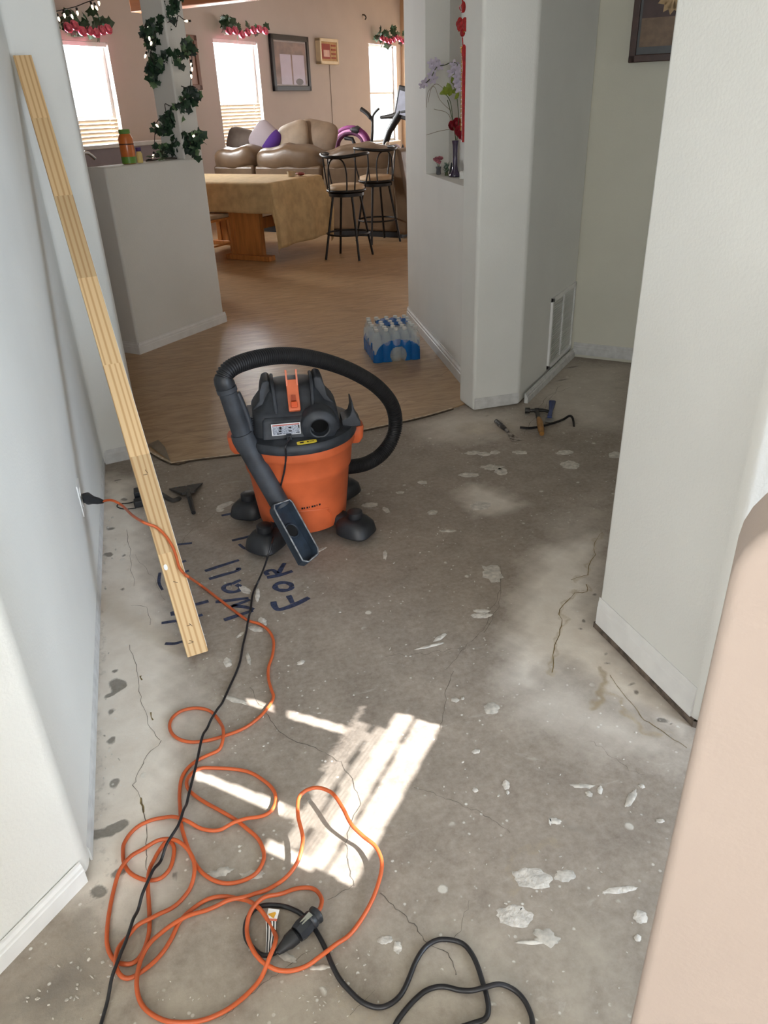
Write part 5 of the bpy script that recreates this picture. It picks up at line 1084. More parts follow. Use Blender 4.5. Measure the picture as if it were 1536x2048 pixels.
# grey raised bar wall of the kitchen, lying beyond the half wall
kz = onplane(200, 298, (0, 7.5, 0), (1, -1, 0))[2]; KM = frame((0, 7.5, 0), (1, 1, 0))
struct(MB().box2((-2.2, 0, 0), (.55, .14, kz)).build('wall_kitchen_bar', M('grey_bar_paint', srgb(150, 138, 140), rough=.7, var=.04), M=KM))
struct(MB().box2((-2.2, -.03, kz), (.57, .17, kz + .03)).build('trim_2', M('pale_cap', srgb(214, 208, 200), rough=.4), M=KM, bevel=.006))
fa = thing('kitchen_faucet', 'chrome kitchen faucet with curved spout behind the half wall', 'faucet', (*hp(.80, .42), .94))
MB().lathe([(.03, 0), (.03, .01), (.016, .02), (.014, .15)], 16).build('base', STEEL, fa, smooth=50)
MB().tube(spline([(0, 0, .14), (0, 0, .27), (.03, .04, .33), (.08, .09, .34), (.12, .13, .30)], 6), .012, 10).build('spout', M('bright_chrome', srgb(226, 226, 226), rough=.12, metal=1), fa, smooth=90)
MB().tube(spline([(.0, -.01, .20), (-.04, .0, .27), (-.03, .03, .33), (.0, .02, .345), (.01, .0, .31)], 6), .010, 8).build('lever', M('dark_lever', srgb(46, 38, 60), rough=.35), fa, smooth=90)
cab = thing('kitchen_base_cabinet', 'dark brown kitchen base cabinet glimpsed left of the half wall', 'cabinet'); cab.matrix_world = frame((*hp(.96, .24), vz), (-1, -1, 0))
DKW = M('dark_brown_wood', srgb(58, 34, 26), rough=.45, var=.25, scale=8, stretch=(6, 6, .6))
MB().box2((-1.0, -.62, .09), (.12, 0, .90)).build('body', DKW, cab, bevel=.004)
MB().box2((.12, -.60, .10), (.14, -.02, .72)).build('door', DKW, cab, bevel=.004)
MB().box2((-1.0, -.56, 0), (.08, -.03, .09)).build('toe_kick', BLACK, cab)
MB().box2((-1.0, -.64, .90), (.15, 0, .93)).build('countertop', M('grey_counter', srgb(150, 140, 130), rough=.35, var=.15, scale=40), cab, bevel=.004)
to_ = thing('steel_toaster', 'brushed steel toaster on the dark kitchen counter', 'toaster'); to_.matrix_world = frame((*hp(1.02, .30), vz + .931), (-1, -1, 0))
MB().box2((-.15, -.17, .012), (.05, -.01, .19)).build('shell', STEEL, to_, bevel=.02, seg=3)
MB().box2((-.14, -.16, 0), (.04, -.02, .014)).build('foot_plate', BLACK, to_); MB().box2((-.13, -.115, .188), (.03, -.065, .1905)).build('bread_slot', VHOLE, to_)

# ------------------------------------------------------------------ dining table with cloth
TC = Vector((1.385, 8.57, 0)); TZ = .815; TM = frame((TC.x, TC.y, vz), (1, 1, 0)); TW, TL = 1.0, 1.75   # local x along (1,1), local y along (-1,1)
tb = thing('dining_table', 'wooden trestle dining table under a tan cloth', 'table'); tb.matrix_world = TM
PINE = M('honey_wood', srgb(186, 122, 62), rough=.5, var=.18, scale=5, stretch=(5, 5, .6))
MB().box2((0, 0, TZ - .045), (TW, TL, TZ - .006)).build('tabletop', PINE, tb, bevel=.006)
for x, yo in ((.10, 0), (TW - .10, .85)):
    MB().box2((x - .035, .24 + yo, .055), (x + .035, .60 + yo, TZ - .045)).build('pedestal', PINE, tb, bevel=.006); MB().box2((x - .045, .60 + yo, .055), (x + .045, .66 + yo, TZ - .045)).build('pedestal_edge', PINE, tb, bevel=.004)
    MB().box2((x - .06, .14 + yo, 0), (x + .06, .74 + yo, .055)).build('foot', PINE, tb, bevel=.006)
MB().box2((.10, .40, .30), (TW - .10, .44, .42)).build('stretcher', PINE, tb, bevel=.004)
cl = MB(); nx_, ny_ = 64, 80; ox0, ox1, oy0, oy1 = .305, .36, .66, .30
gx_ = np.linspace(-ox0, TW + ox1, nx_); gy_ = np.linspace(-oy0, TL + oy1, ny_); vs = []
for a in gx_:
    for b in gy_:
        ca_, cb_ = min(max(a, 0), TW), min(max(b, 0), TL); da, db = a - ca_, b - cb_; L_ = math.hypot(da, db)
        if L_ < 1e-6: vs.append((a, b, TZ)); continue
        ux, uy = da / L_, db / L_; cor = min(abs(da), abs(db)) / (L_ + 1e-6)
        wv_ = .022 * math.sin(b * 9 + a * 2) if abs(da) > abs(db) else .026 * math.sin(a * 11 + 1)
        o_ = .012 + (.05 + wv_) * min(1, L_ / .4) * (1 + 1.1 * cor)
        vs.append((ca_ + ux * o_, cb_ + uy * o_, max(TZ - L_ * (.985 - .02 * cor), .012)))
cl.add(vs, [(i * ny_ + j, (i + 1) * ny_ + j, (i + 1) * ny_ + j + 1, i * ny_ + j + 1) for i in range(nx_ - 1) for j in range(ny_ - 1)])
clo = cl.build('tablecloth', M('tan_damask', srgb(190, 164, 120), rough=.85, var=.13, scale=11, bump=.1, bscale=40), smooth=180, M=TM)
tag(clo, 'tan damask tablecloth hanging to the floor at one corner', 'tablecloth'); sdm = clo.modifiers.new('thickness', 'SOLIDIFY'); sdm.thickness = .003
red = TM @ Vector((.82, .16, TZ + .003))
rd = thing('red_trinket_dish', 'small red lidded dish on the tablecloth near the bar stools', 'dish', red)
MB().lathe([(.03, 0.002), (.05, .01), (.055, .022), (.05, .026)], 16).build('bowl', M('red_ceramic', srgb(120, 26, 28), rough=.3), rd, smooth=60); MB().ball((0, 0, .026), .045, (1, 1, .3), 12, 6).build('lid', M('red_ceramic', srgb(120, 26, 28)), rd, smooth=90)
bw_ = TM @ Vector((.70, .20, TZ + .003))
bl_ = thing('beige_cup', 'squat beige cup on the tablecloth beside the red dish', 'cup', bw_)
MB().lathe([(.035, .002), (.045, .004), (.05, .055), (.046, .055), (.042, .01)], 16, caps=(True, False)).build('body', M('beige_ceramic', srgb(176, 156, 124), rough=.5), bl_, smooth=60); MB().tube(spline([(.048, 0, .045), (.075, 0, .04), (.072, 0, .018), (.046, 0, .012)], 4), .006, 6).build('handle', M('beige_ceramic', srgb(176, 156, 124)), bl_, smooth=90)
# dining chairs
def chair(name, label, x, y, rz, seatm):
    t = thing(name, label, 'chair', (x, y, vz), rz)
    MB().box2((-.21, -.21, .43), (.21, .21, .455)).build('seat_frame', PINE, t, bevel=.006); MB().box((0, 0, .475), (.40, .40, .045)).build('seat_pad', seatm, t, bevel=.018, seg=3)
    for sx in (-1, 1):
        MB().tube([(sx * .19, -.19, 0), (sx * .18, -.18, .43)], [.018, .022], 8).build('leg', PINE, t, smooth=40)
        MB().tube(spline([(sx * .19, .22, 0), (sx * .19, .19, .45), (sx * .19, .24, 1.15)], 5), .021, 8).build('back_post', PINE, t, smooth=40)
    MB().box2((-.20, .225, 1.03), (.20, .255, 1.14)).build('top_rail', PINE, t, bevel=.008)
    for k in range(4): MB().box2((-.12 + k * .08 - .012, .205, .46), (-.12 + k * .08 + .012, .225, 1.04)).build('spindle', PINE, t)
    for z in (.18,): MB().tube([(-.185, -.18, z), (-.185, .20, z)], .010, 6).build('stretcher', PINE, t); MB().tube([(.185, -.18, z), (.185, .20, z)], .010, 6).build('stretcher', PINE, t)
    return t
BEIGE = M('beige_seat', srgb(168, 146, 118), rough=.7, var=.1)
chair('dining_chair', 'wooden dining chair drawn up at the table end behind the half wall', .70, 9.08, math.radians(135), BEIGE)
# ------------------------------------------------------------------ bar stools
BLKM = M('black_metal', srgb(24, 22, 22), rough=.4, metal=.3, var=.2)
CUSH = M('tan_cushion', srgb(188, 160, 126), rough=.6, var=.08)
def stool(label, x, y, rz):
    t = thing('bar_stool', label, 'bar stool', (x, y, vz), rz, 'bar stools by the table')
    for k in range(4):
        a = math.radians(45 + 90 * k); MB().tube([(.285 * math.cos(a), .285 * math.sin(a), 0), (.155 * math.cos(a), .155 * math.sin(a), .66)], .0135, 8).build('leg', BLKM, t, smooth=60)
    ringp = lambda R, z: [(R * math.cos(q), R * math.sin(q), z) for q in np.linspace(0, 2 * math.pi, 32, endpoint=False)]
    MB().tube(ringp(.235, .26), .010, 6, closed=True).build('foot_ring', BLKM, t, smooth=60)
    MB().lathe([(.17, .64), (.19, .645), (.19, .675), (.12, .69)], 28).build('swivel_plate', BLKM, t, smooth=40)
    MB().tube(ringp(.205, .70), .012, 6, closed=True).build('seat_ring', BLKM, t, smooth=60)
    MB().lathe([(.17, .69), (.198, .70), (.205, .725), (.195, .75), (.15, .762), (.001, .766)], 32).build('cushion', CUSH, t, smooth=60)
    arc = [(.25 * math.cos(q), .25 * math.sin(q) * .95, 1.045 + .012 * math.cos(q * 2)) for q in np.linspace(math.radians(-205), math.radians(25), 26)]
    MB().tube(arc, [.010] + [.019] * 24 + [.012], 8).build('back_rail', BLKM, t, smooth=60)
    for q in (-200, 20):
        q = math.radians(q); MB().tube(spline([(.247 * math.cos(q), .235 * math.sin(q), 1.045), (.25 * math.cos(q), .24 * math.sin(q), .92), (.215 * math.cos(q), .21 * math.sin(q), .76), (.19 * math.cos(q), .19 * math.sin(q), .70)], 5), .009, 6).build('arm_rod', BLKM, t, smooth=60)
    for q in (-140, -40):
        q = math.radians(q); MB().tube(spline([(.245 * math.cos(q), .235 * math.sin(q), 1.04), (.225 * math.cos(q), .215 * math.sin(q), .85), (.20 * math.cos(q), .20 * math.sin(q), .70)], 5), .008, 6).build('back_rod', BLKM, t, smooth=60)
    ach = [Vector((.245 * math.cos(math.radians(-90 + s * 24)), .235 * math.sin(math.radians(-90 + s * 24)), z)) for s, z in ((-1, .70), (-1.05, .88), (-.75, .99), (0, 1.03), (.75, .99), (1.05, .88), (1, .70))]
    MB().tube(spline(ach, 6), .009, 6).build('back_arch', BLKM, t, smooth=60)
    return t
s1 = P(692, 371, .75); s2 = P(752, 351, .76)
stool('black metal bar stool nearest the tablecloth, in front of the other', s1[0], s1[1], math.radians(-38))
stool('black metal bar stool standing behind the first, nearer the niche wall', s2[0], s2[1], math.radians(12))

# ------------------------------------------------------------------ sofa and pillows
SOFA = M('tan_leather', srgb(108, 88, 68), rough=.34, var=.14, scale=5, bump=.25, bscale=14)
SM = frame((1.10, 11.60, vz), (1, -1, 0))
so = thing('sectional_sofa', 'tan leather sectional sofa seen from behind', 'sofa'); so.matrix_world = SM
for a, b in ((0, .69), (.70, 1.76), (1.77, 2.84)):
    MB().box2((a, 0, .07), (b, .17, .84)).build('back_panel', SOFA, so, bevel=.045, seg=4)
    MB().box2((a, .17, .07), (b, .95, .44)).build('seat_base', SOFA, so, bevel=.05, seg=4)
def puff(r_, amp):
    ph = [r_.uniform(0, 6) for _ in range(4)]
    return lambda p: p + Vector((0, 0, amp * (math.sin(p.x * 7 + ph[0]) * .6 + math.sin(p.x * 17 + p.y * 9 + ph[1]) * .35 + math.sin(p.y * 23 + ph[2]) * .2)))
for k, (a, b) in enumerate(((-.02, .72), (.68, 1.79), (1.74, 2.90))):
    MB().ball(((a + b) / 2, .19, .92), 1, ((b - a) / 2, .21, .15), 40, 14, power=3.4, fn=puff(random.Random(k + 2), .035)).build('back_cushion', SOFA, so, smooth=180)
    MB().ball(((a + b) / 2, .60, .50), 1, ((b - a) / 2, .36, .12), 32, 10, power=3.6).build('seat_cushion', SOFA, so, smooth=180)
ar = MB(); prf = [(-.04, .05), (.10, .05), (.16, .30), (.02, 1.02), (-.06, 1.04), (-.10, .9)]
ar.add([(2.90 + x, y_, z) for y_ in (-.06, .96) for x, z in prf], [tuple(range(6)), tuple(range(6, 12))[::-1]] + [(i, 6 + i, 6 + (i + 1) % 6, (i + 1) % 6) for i in range(6)]); ar.build('arm', SOFA, so, bevel=.05, seg=4)
MB().box2((.03, .03, 0), (2.88, .90, .07)).build('plinth', BLACK, so)
def pillow(name, label, u, v, w, h, tilt, mat, dep=.55, rz=0, stripe=None):
    p = Vector(onplane(u, v, (12.70 + dep * S2, 0, 0), (1, 1, 0))); Mx = SM.to_3x3().to_4x4(); Mx.translation = p
    Mx = Mx @ Matrix.Rotation(math.radians(tilt), 4, 'Y') @ Matrix.Rotation(math.radians(-18), 4, 'X')
    o = MB().ball((0, 0, 0), 1, (w / 2, .085, h / 2), 28, 14, power=3.0, fn=lambda q: Vector((q.x * (1 + .10 * (q.z / (h / 2)) ** 2), q.y * (1 - .55 * (abs(q.x) / (w / 2)) ** 3) * (1 - .5 * (abs(q.z) / (h / 2)) ** 3), q.z * (1 + .10 * (q.x / (w / 2)) ** 2)))).build(name, mat, smooth=180, M=Mx)
    return tag(o, label, 'pillow', 'throw pillows on the sofa')
def two_tone():
    m = M('lilac_pillow', srgb(176, 166, 172), rough=.8); N = m.node_tree.nodes; L = m.node_tree.links
    tc = N['Texture Coordinate']; sx = N.new('ShaderNodeSeparateXYZ'); L.new(tc.outputs['Object'], sx.inputs[0])
    cr = N.new('ShaderNodeValToRGB'); cr.color_ramp.interpolation = 'CONSTANT'; e = cr.color_ramp.elements; e[0].color = (*srgb(176, 166, 172), 1); e[1].position = .56; e[1].color = (*srgb(92, 54, 150), 1)
    ad = N.new('ShaderNodeMath'); ad.inputs[1].default_value = .5; L.new(sx.outputs['X'], ad.inputs[0]); L.new(ad.outputs[0], cr.inputs[0]); L.new(cr.outputs[0], N['Principled BSDF'].inputs['Base Color']); return m
lilac = two_tone()
pillow('throw_pillow', 'grey brown pillow slumped at the left end of the sofa back', 487, 283, .55, .34, 12, M('grey_pillow', srgb(110, 100, 92), rough=.7, var=.2, scale=6, bump=.3, bscale=12))
pillow('throw_pillow', 'pale lilac pillow with purple corner leaning on the sofa', 530, 278, .42, .40, 38, lilac, dep=.5)
pillow('throw_pillow', 'tan pillow leaning beside the purple cornered one', 586, 277, .52, .42, -14, M('tan_pillow', srgb(150, 132, 112), rough=.7, var=.15, scale=6, bump=.3, bscale=12), dep=.6)
pillow('throw_pillow', 'wide tan pillow with raised corner nearest the pink striped arch', 634, 274, .62, .42, 10, M('brown_pillow', srgb(136, 116, 96), rough=.7, var=.18, scale=6, bump=.3, bscale=12), dep=.7)

# ------------------------------------------------------------------ exercise corner beyond the sofa
EXP = (15.6, 0, 0)
ex = lambda u, v, d=0.0: Vector(onplane(u, v, (15.6 + d, 0, 0), (1, 1, 0)))
bk_ = thing('exercise_bike', 'exercise bike whose forked handlebar rises behind the sofa', 'exercise bike', (*ex(743, 300).xy, 0)); Ib = Matrix.Translation(bk_.location).inverted()
base_ = ex(743, 300); gz = Vector((base_.x, base_.y, 0))
MB().tube([gz + Vector((0, 0, .3)), ex(743, 290), ex(745, 262), ex(745, 240)], [.03, .024, .02, .02], 10, M=Ib).build('stem', DARKST, bk_, smooth=60)
MB().tube(spline([ex(745, 242), ex(740, 234), ex(733, 226), ex(722, 218)], 5), [.022] * 4 + [.032] * 12, 8, M=Ib).build('handlebar', BLKRUB, bk_, smooth=60)
MB().tube(spline([ex(745, 242), ex(746, 232), ex(751, 224), ex(758, 217)], 5), .017, 8, M=Ib).build('handlebar', DARKST, bk_, smooth=60)
MB().ball((0, 0, .32), .28, (.5, 1, 1), 20, 10).build('flywheel_cover', BLACK, bk_, smooth=90)
MB().box((0, .0, .03), (.5, .10, .06)).build('foot', BLACK, bk_, bevel=.01); MB().box((0, -.8, .03), (.5, .10, .06)).build('foot', BLACK, bk_, bevel=.01)
MB().tube([(0, 0, .06), (0, -.5, .30), (0, -.8, .06)], .03, 8).build('frame', BLACK, bk_, smooth=60)
MB().loft([(.93, .09, .13, 0, -.55, 2.4), (.97, .10, .15, 0, -.55, 2.4), (1.0, .07, .12, 0, -.55, 2.4)], 18).build('saddle', BLKRUB, bk_, smooth=60); MB().tube([(0, -.5, .3), (0, -.55, .94)], .022, 8).build('seat_post', DARKST, bk_)
tm = thing('treadmill', 'black treadmill console and arm in front of the corner window', 'treadmill', (*ex(800, 300).xy, 0)); It = Matrix.Translation(tm.location).inverted()
MB().tube([ex(770, 290), ex(779, 262), ex(793, 238), ex(803, 222)], [.05, .05, .06, .06], 8, M=It).build('upright', BLACK, tm, smooth=60)
MB().tube([ex(803, 225), ex(788, 232), ex(778, 233), ex(761, 235)], [.05, .045, .03, .02], 8, M=It).build('arm', DARKST, tm, smooth=60)
MB().tube([ex(793, 222), ex(806, 224), ex(818, 222)], [.03, .06, .06], 8, M=It).build('cross_bar', BLACK, tm, smooth=60)
cq_ = ex(811, 207); MB().box(cq_ - tm.location, (.30, .05, .42), rot=(Matrix.Rotation(math.radians(-45), 3, 'Z') @ Matrix.Rotation(math.radians(14), 3, 'Y'))).build('console', BLACK, tm, bevel=.02)
MB().box(cq_ - tm.location + Vector((-.02, -.02, 0)), (.20, .05, .30), rot=(Matrix.Rotation(math.radians(-45), 3, 'Z') @ Matrix.Rotation(math.radians(14), 3, 'Y'))).build('screen', M('screen_pale', srgb(190, 196, 214), rough=.2), tm)
lowp = ex(770, 290) - tm.location; MB().tube([lowp, Vector((lowp.x + .2, lowp.y - .05, .12))], .05, 8).build('upright_base', BLACK, tm)
MB().box((lowp.x + .75, lowp.y + .1, .08), (1.4, .6, .16)).build('deck', BLACK, tm, bevel=.02)
ph = thing('striped_arch', 'pink and purple striped padded arch standing behind the sofa', 'arch', (*ex(700, 300).xy, 0)); Ip = Matrix.Translation(ph.location).inverted()
PINKS = [M('arch_purple', srgb(120, 36, 104), rough=.7), M('arch_pink', srgb(226, 160, 210), rough=.7), M('arch_plum', srgb(84, 26, 70), rough=.7)]
for k, (m_, rr2) in enumerate(zip(PINKS, (1.0, .86, .74))):
    pts = [ex(702 + 36 * rr2 * math.cos(a) , 292 - 36 * rr2 * math.sin(a) * 1.0) for a in np.linspace(math.pi * 1.02, .10, 18)]
    pts = [Vector((pts[0].x, pts[0].y, .02))] + pts + [Vector((pts[-1].x, pts[-1].y, .02))]
    MB().tube(pts, .038, 8, M=Ip).build('band', m_, ph, smooth=60)
MB().tube([ex(702, 259), ex(715, 260), ex(720, 262)], [.04, .06, .05], 8, M=Ip).build('headrest', BLACK, ph, smooth=60)
MB().tube([ex(690, 276), ex(705, 278), ex(710, 290), (Vector((ex(710, 290).x, ex(710, 290).y, .02)))], .03, 8, M=Ip).build('inner_frame', BLACK, ph, smooth=60)
# low shelf with ornaments beside the sofa
shp = ex(803, 330, -1.2); sh = thing('ornament_shelf', 'low dark shelf unit of ornaments at the sofa end', 'shelf'); sh.matrix_world = frame((shp.x, shp.y, vz), (1, -1, 0))
stz = onplane(803, 327, (shp.x, shp.y, 0), (1, 1, 0))[2] - vz
DKS = M('dark_shelf_wood', srgb(62, 44, 36), rough=.5, var=.2, scale=8)
MB().box2((-.12, 0, 0), (-.10, .35, stz)).build('side', DKS, sh); MB().box2((.60, 0, 0), (.62, .35, stz)).build('side', DKS, sh)
for q in (.04, .33, .62, .96): MB().box2((-.12, 0, stz * q), (.62, .35, stz * q + .022)).build('shelf', DKS, sh)
topz = stz * .96 + .024 + vz
def orn(name, label, u, cat, parts, dep=.12):
    q = Vector(onplane(u, 320, (shp.x + dep / S2, shp.y + dep / S2, 0), (1, 1, 0))); t = thing(name, label, cat, (q.x, q.y, topz))
    for nm, mb, mt in parts: mb.build(nm, mt, t, smooth=60)
orn('glass_globe', 'clear and lilac glass globe ornament on the low shelf', 792, 'ornament', [('globe', MB().ball((0, 0, .17), .075, (1, 1, 1), 14, 8), M('lilac_glass', srgb(196, 190, 222), rough=.15, var=.2, scale=30)), ('stand', MB().lathe([(.05, 0), (.05, .02), (.02, .05), (.03, .1)], 12), M('pale_stand', srgb(190, 176, 160), rough=.4))])
orn('tree_figurine', 'small black tree shaped figurine on the low shelf', 806, 'figurine', [('trunk', MB().lathe([(.05, 0), (.045, .04), (.015, .06)], 10), BLACK), ('crown', MB().lathe([(.06, .05), (.03, .10), (.05, .10), (.025, .16), (.035, .16), (.004, .24)], 10), BLACK)])
orn('amber_figurine', 'amber and white figurine at the sofa end of the shelf', 776, 'figurine', [('base', MB().lathe([(.05, 0), (.05, .03), (.03, .05)], 12), M('amber', srgb(190, 130, 70), rough=.35)), ('body', MB().ball((0, 0, .13), .07, (1, 1, 1.2), 12, 8), M('white_porcelain', srgb(226, 218, 206), rough=.2, var=.1)), ('head', MB().ball((0, 0, .24), .035, (1, 1, 1), 10, 6), M('white_porcelain', srgb(226, 218, 206)))])
orn('copper_pot', 'small copper coloured pot beside the black tree figurine', 800, 'pot', [('pot', MB().lathe([(.03, 0), (.05, .03), (.055, .07), (.04, .10), (.045, .11)], 14), M('copper', srgb(150, 84, 48), rough=.35, metal=.5)), ('rim', MB().lathe([(.046, .105), (.05, .112), (.046, .118)], 14), M('copper', srgb(150, 84, 48)))], dep=.03)

# ------------------------------------------------------------------ niche ornaments
NMI = NM.inverted(); nY = -.075
def nloc(u, v, z=NZ0 + .002):
    q = NMI @ Vector(P(u, v, z)); return NM @ Vector((q.x, min(max(q.y, -.105), -.045), z))
def nplane(u, v, y=nY): p0 = NM @ Vector((0, y, 0)); n = NM.to_3x3() @ Vector((0, 1, 0)); return Vector(onplane(u, v, p0, n))
vs_ = thing('slim_vase', 'slim dark violet glass vase with orchids and red roses in the niche', 'vase', nloc(914, 353)); Iv = Matrix.Translation(vs_.location).inverted(); vp_ = vs_.location.copy()
VGL = M('violet_glass', srgb(70, 60, 84), rough=.18, var=.25, scale=24, coat=.5)
MB().lathe([(.034, 0), (.036, .004), (.030, .018), (.020, .034), (.0155, .06), (.0145, .12), (.016, .17), (.021, .198), (.019, .198), (.012, .17)], 24, caps=(True, False)).build('vase_body', VGL, vs_, smooth=60)
def vx(u, v): return nplane(u, v, max(-.085, (NMI @ vp_).y) + max(0, 905 - u) / 60 * .115)
STEM = M('flower_stem', srgb(70, 84, 48), rough=.6, var=.2); TWIG = M('dry_twig', srgb(128, 108, 84), rough=.7)
for pth in ([(911, 280), (906, 240), (901, 205), (893, 190)], [(914, 280), (917, 235), (913, 190), (905, 160), (915, 130), (903, 125), (890, 130), (873, 135), (862, 155), (848, 170)], [(912, 280), (905, 240), (895, 200)]):
    MB().tube(spline([vx(*q) for q in pth], 5), .0025, 6, M=Iv).build('stem', STEM, vs_, smooth=90)
for pth in ([(905, 258), (880, 262), (853, 270)], [(903, 240), (893, 225), (875, 220), (868, 218)], [(900, 220), (880, 200), (870, 175), (862, 178), (856, 205)], [(890, 180), (872, 168), (856, 185), (853, 215)]):
    MB().tube(spline([vx(*q) for q in pth], 5), .0013, 5, M=Iv).build('twig', TWIG, vs_, smooth=90)
ORC = M('lilac_orchid', srgb(196, 188, 206), rough=.6, var=.15, scale=40); LIME = M('lime_leaf', srgb(128, 146, 44), rough=.5, var=.25, scale=25); RED = M('red_rose', srgb(140, 14, 34), rough=.6, var=.3, scale=40)
orm = MB()
for k in range(5):
    Mx = Matrix.Rotation(2 * math.pi * k / 5, 4, 'Z'); orm.add([Mx @ Vector(v) for v in ((0, 0, 0), (.009, .012, .004), (.005, .027, .0), (-.005, .027, .0), (-.009, .012, .004))], [(0, 1, 2, 3, 4)])
orm.ball((0, 0, .004), .004, (1, 1, 1), 8, 5); orm_ = orm.mesh('orchid', ORC, 50); r = random.Random(21)
for u, v in ((862, 128), (872, 124), (880, 132), (868, 137), (850, 165), (846, 170), (862, 150), (866, 158), (908, 130), (916, 138), (905, 145), (920, 148), (912, 155), (926, 145), (914, 166), (918, 175)):
    inst('orchid', orm_, vs_, Matrix.Translation(vx(u, v) - vp_ + Vector((0, r.uniform(-.01, .01), 0))) @ (-hd_v + Vector((r.uniform(-.7, .7), 0, r.uniform(-.7, .7)))).to_track_quat('Z', 'Y').to_matrix().to_4x4() @ Matrix.Scale(r.uniform(.85, 1.25), 4))
lfm = leafmesh(.06, False, LIME, 'leaf')
for u, v in ((895, 165), (888, 172), (900, 175), (893, 182), (903, 184), (890, 190), (898, 193), (918, 185), (906, 168)):
    inst('leaf', lfm, vs_, Matrix.Translation(vx(u, v) - vp_) @ (-hd_v + Vector((r.uniform(-.8, .8), 0, r.uniform(-.8, .8)))).to_track_quat('Z', 'Y').to_matrix().to_4x4() @ Matrix.Rotation(r.uniform(0, 6.28), 4, 'Z') @ Matrix.Scale(r.uniform(.7, 1.1), 4))
rsm = rosemesh(.042, RED)
for u, v in ((904, 252), (912, 246), (924, 268), (930, 274), (919, 262)):
    inst('rose', rsm, vs_, Matrix.Translation(vx(u, v) - vp_ - hd_v * .012) @ (-hd_v + Vector((r.uniform(-.5, .5), 0, r.uniform(0, .6)))).to_track_quat('Z', 'Y').to_matrix().to_4x4())
# small pot with pink flowers
pp_ = thing('pink_flower_pot', 'tiny glass pot of pink flowers at the far end of the niche', 'flower pot', nloc(877, 349)); r = random.Random(4)
MB().lathe([(.012, 0), (.016, .004), (.014, .03), (.018, .045), (.016, .045)], 16, caps=(True, False)).build('pot', M('smoky_glass', srgb(96, 98, 104), rough=.2, var=.2, scale=40), pp_, smooth=60)
rp = rosemesh(.02, M('dusty_pink', srgb(176, 104, 116), rough=.6, var=.2, scale=40))
for k in range(9): inst('blossom', rp, pp_, Matrix.Translation((r.uniform(-.028, .028), r.uniform(-.025, .025), .075 + r.uniform(-.012, .02))) @ Matrix.Rotation(r.uniform(-.8, .8), 4, 'X') @ Matrix.Rotation(r.uniform(0, 6), 4, 'Z'))
for k in range(4): MB().tube([(0, 0, .03), (r.uniform(-.02, .02), r.uniform(-.02, .02), .07)], .0015, 5).build('stem', STEM, pp_)
sp_ = thing('frosted_pine_ornament', 'small green ornament with white frosted tips in the niche', 'ornament', nloc(893, 351))
gm = leafmesh(.035, False, M('frosted_green', srgb(60, 92, 72), rough=.6, col2=srgb(196, 204, 198), scale=60, lo=.5, hi=.62), 'sprig')
MB().lathe([(.012, 0), (.010, .01), (.004, .05)], 8).build('core', STEM, sp_)
for k in range(16): inst('sprig', gm, sp_, Matrix.Translation((0, 0, .008 + k * .003)) @ Matrix.Rotation(k * 2.4, 4, 'Z') @ Matrix.Rotation(math.radians(35 + k), 4, 'X'))
bp_ = thing('black_pyramid', 'small black pointed ornament just left of the slim vase', 'ornament', nloc(903, 353))
MB().lathe([(.016, 0), (.017, .006), (.011, .045), (.003, .078)], 4).build('body', BLACK, bp_); MB().lathe([(.019, 0), (.019, .004)], 4).build('base', BLACK, bp_)
wb_ = thing('white_candle', 'small white candle half hidden at the near end of the niche', 'candle', nloc(934, 357))
MB().lathe([(.014, 0), (.015, .002), (.015, .038), (.012, .041)], 16).build('wax', WHITE, wb_, smooth=50); MB().tube([(0, 0, .04), (0, 0, .047)], .001, 5).build('wick', BLACK, wb_)
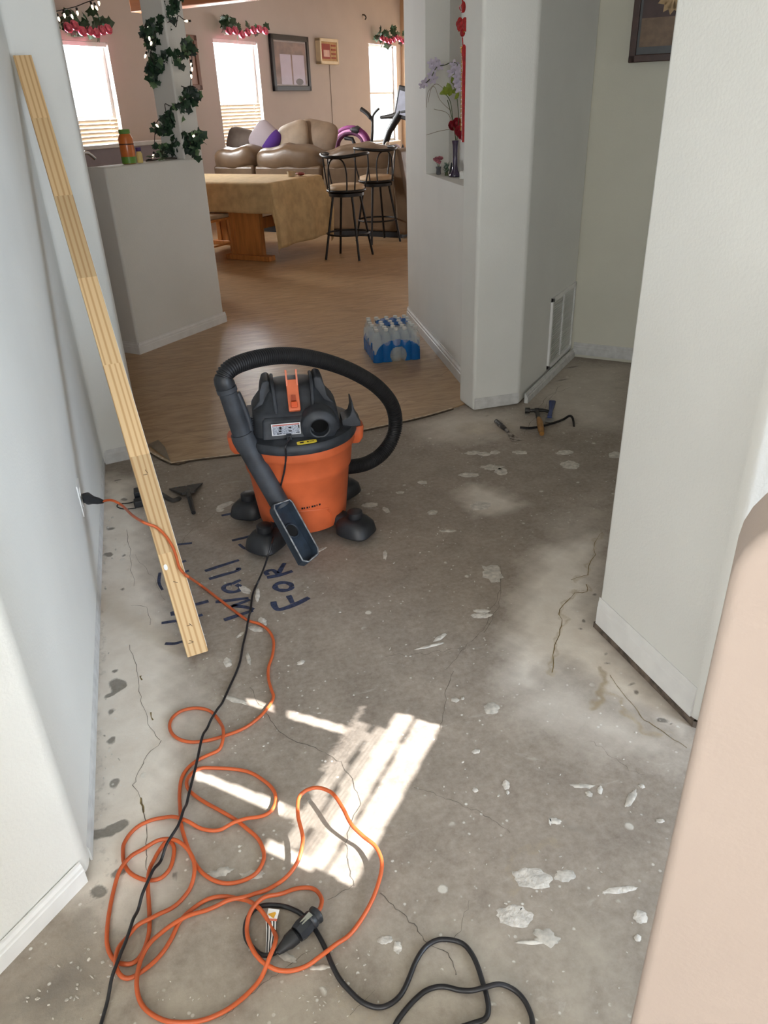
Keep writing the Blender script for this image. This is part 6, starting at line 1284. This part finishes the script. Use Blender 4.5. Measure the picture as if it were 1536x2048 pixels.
# red knotted hanging with gold beads
kr = thing('red_knot_hanging', 'red knotted tassel hanging with gold beads in the niche', 'wall hanging', nplane(928, 80, -.06)); Ik = Matrix.Translation(kr.location).inverted()
KR = M('red_cord', srgb(170, 22, 24), rough=.55, var=.25, scale=60); GOLD = M('gold_bead', srgb(226, 190, 110), rough=.25, metal=.6, var=.1)
k_ = lambda u, v, y=-.04: nplane(u - 3, v, y + .008)
MB().tube(spline([k_(929, -30), k_(928, 0), k_(930, 10), k_(927, 25)], 5), .004, 6, M=Ik).build('cord', KR, kr, smooth=90)
MB().tube(spline([k_(928, 8), k_(922, 14), k_(925, 22), k_(931, 20), k_(931, 10)], 6, True), .003, 6, closed=True, M=Ik).build('loop', KR, kr, smooth=90)
MB().ball(k_(930, 14), .016, (.8, .5, 1.6), 10, 6, M=Ik).build('small_knot', KR, kr, smooth=90)
for du, dv in ((-5, -6), (5, -6), (-8, 0), (8, 0), (-4, 3), (4, 3), (0, 10), (0, -2), (-6, 7), (6, 7), (0, 18)): MB().ball(k_(928 + du, 48 + dv), .015, (1, .6, 1.15), 10, 6, M=Ik).build('heart_knot', KR, kr, smooth=90)
for row in range(4):
    for c_ in range(5): MB().ball(k_(921 + c_ * 3.4, 50 + row * 4 + 2.0 * (1 - ((c_ - 2) / 2) ** 2), -.043), .0042, (1, 1, 1), 8, 5, M=Ik).build('bead', GOLD, kr, smooth=90)
MB().tube([k_(928, 75), k_(929, 92)], .003, 6, M=Ik).build('link_cord', KR, kr)
MB().ball(k_(931, 103), .016, (.9, .6, 2.0), 10, 8, M=Ik).build('tassel_knot', KR, kr, smooth=90)
MB().tube([k_(931, 112), k_(931, 140), k_(931, 150), k_(932, 262), k_(932, 284)], [.012, .008, .012, .015, .016], 12, M=Ik).build('tassel', KR, kr, smooth=60)
for v in range(110, 262, 9): MB().tube([k_(926.5 - (v - 110) * .012, v, -.05), k_(926.5 - (v - 102) * .012, v + 7.5, -.05)], .0032, 6, M=Ik).build('gold_bugle', GOLD, kr)
for dv in (0, 5, 9): MB().ball(k_(926, 95 + dv, -.045), .006, (1, 1, 1), 8, 5, M=Ik).build('bead', GOLD, kr, smooth=90)
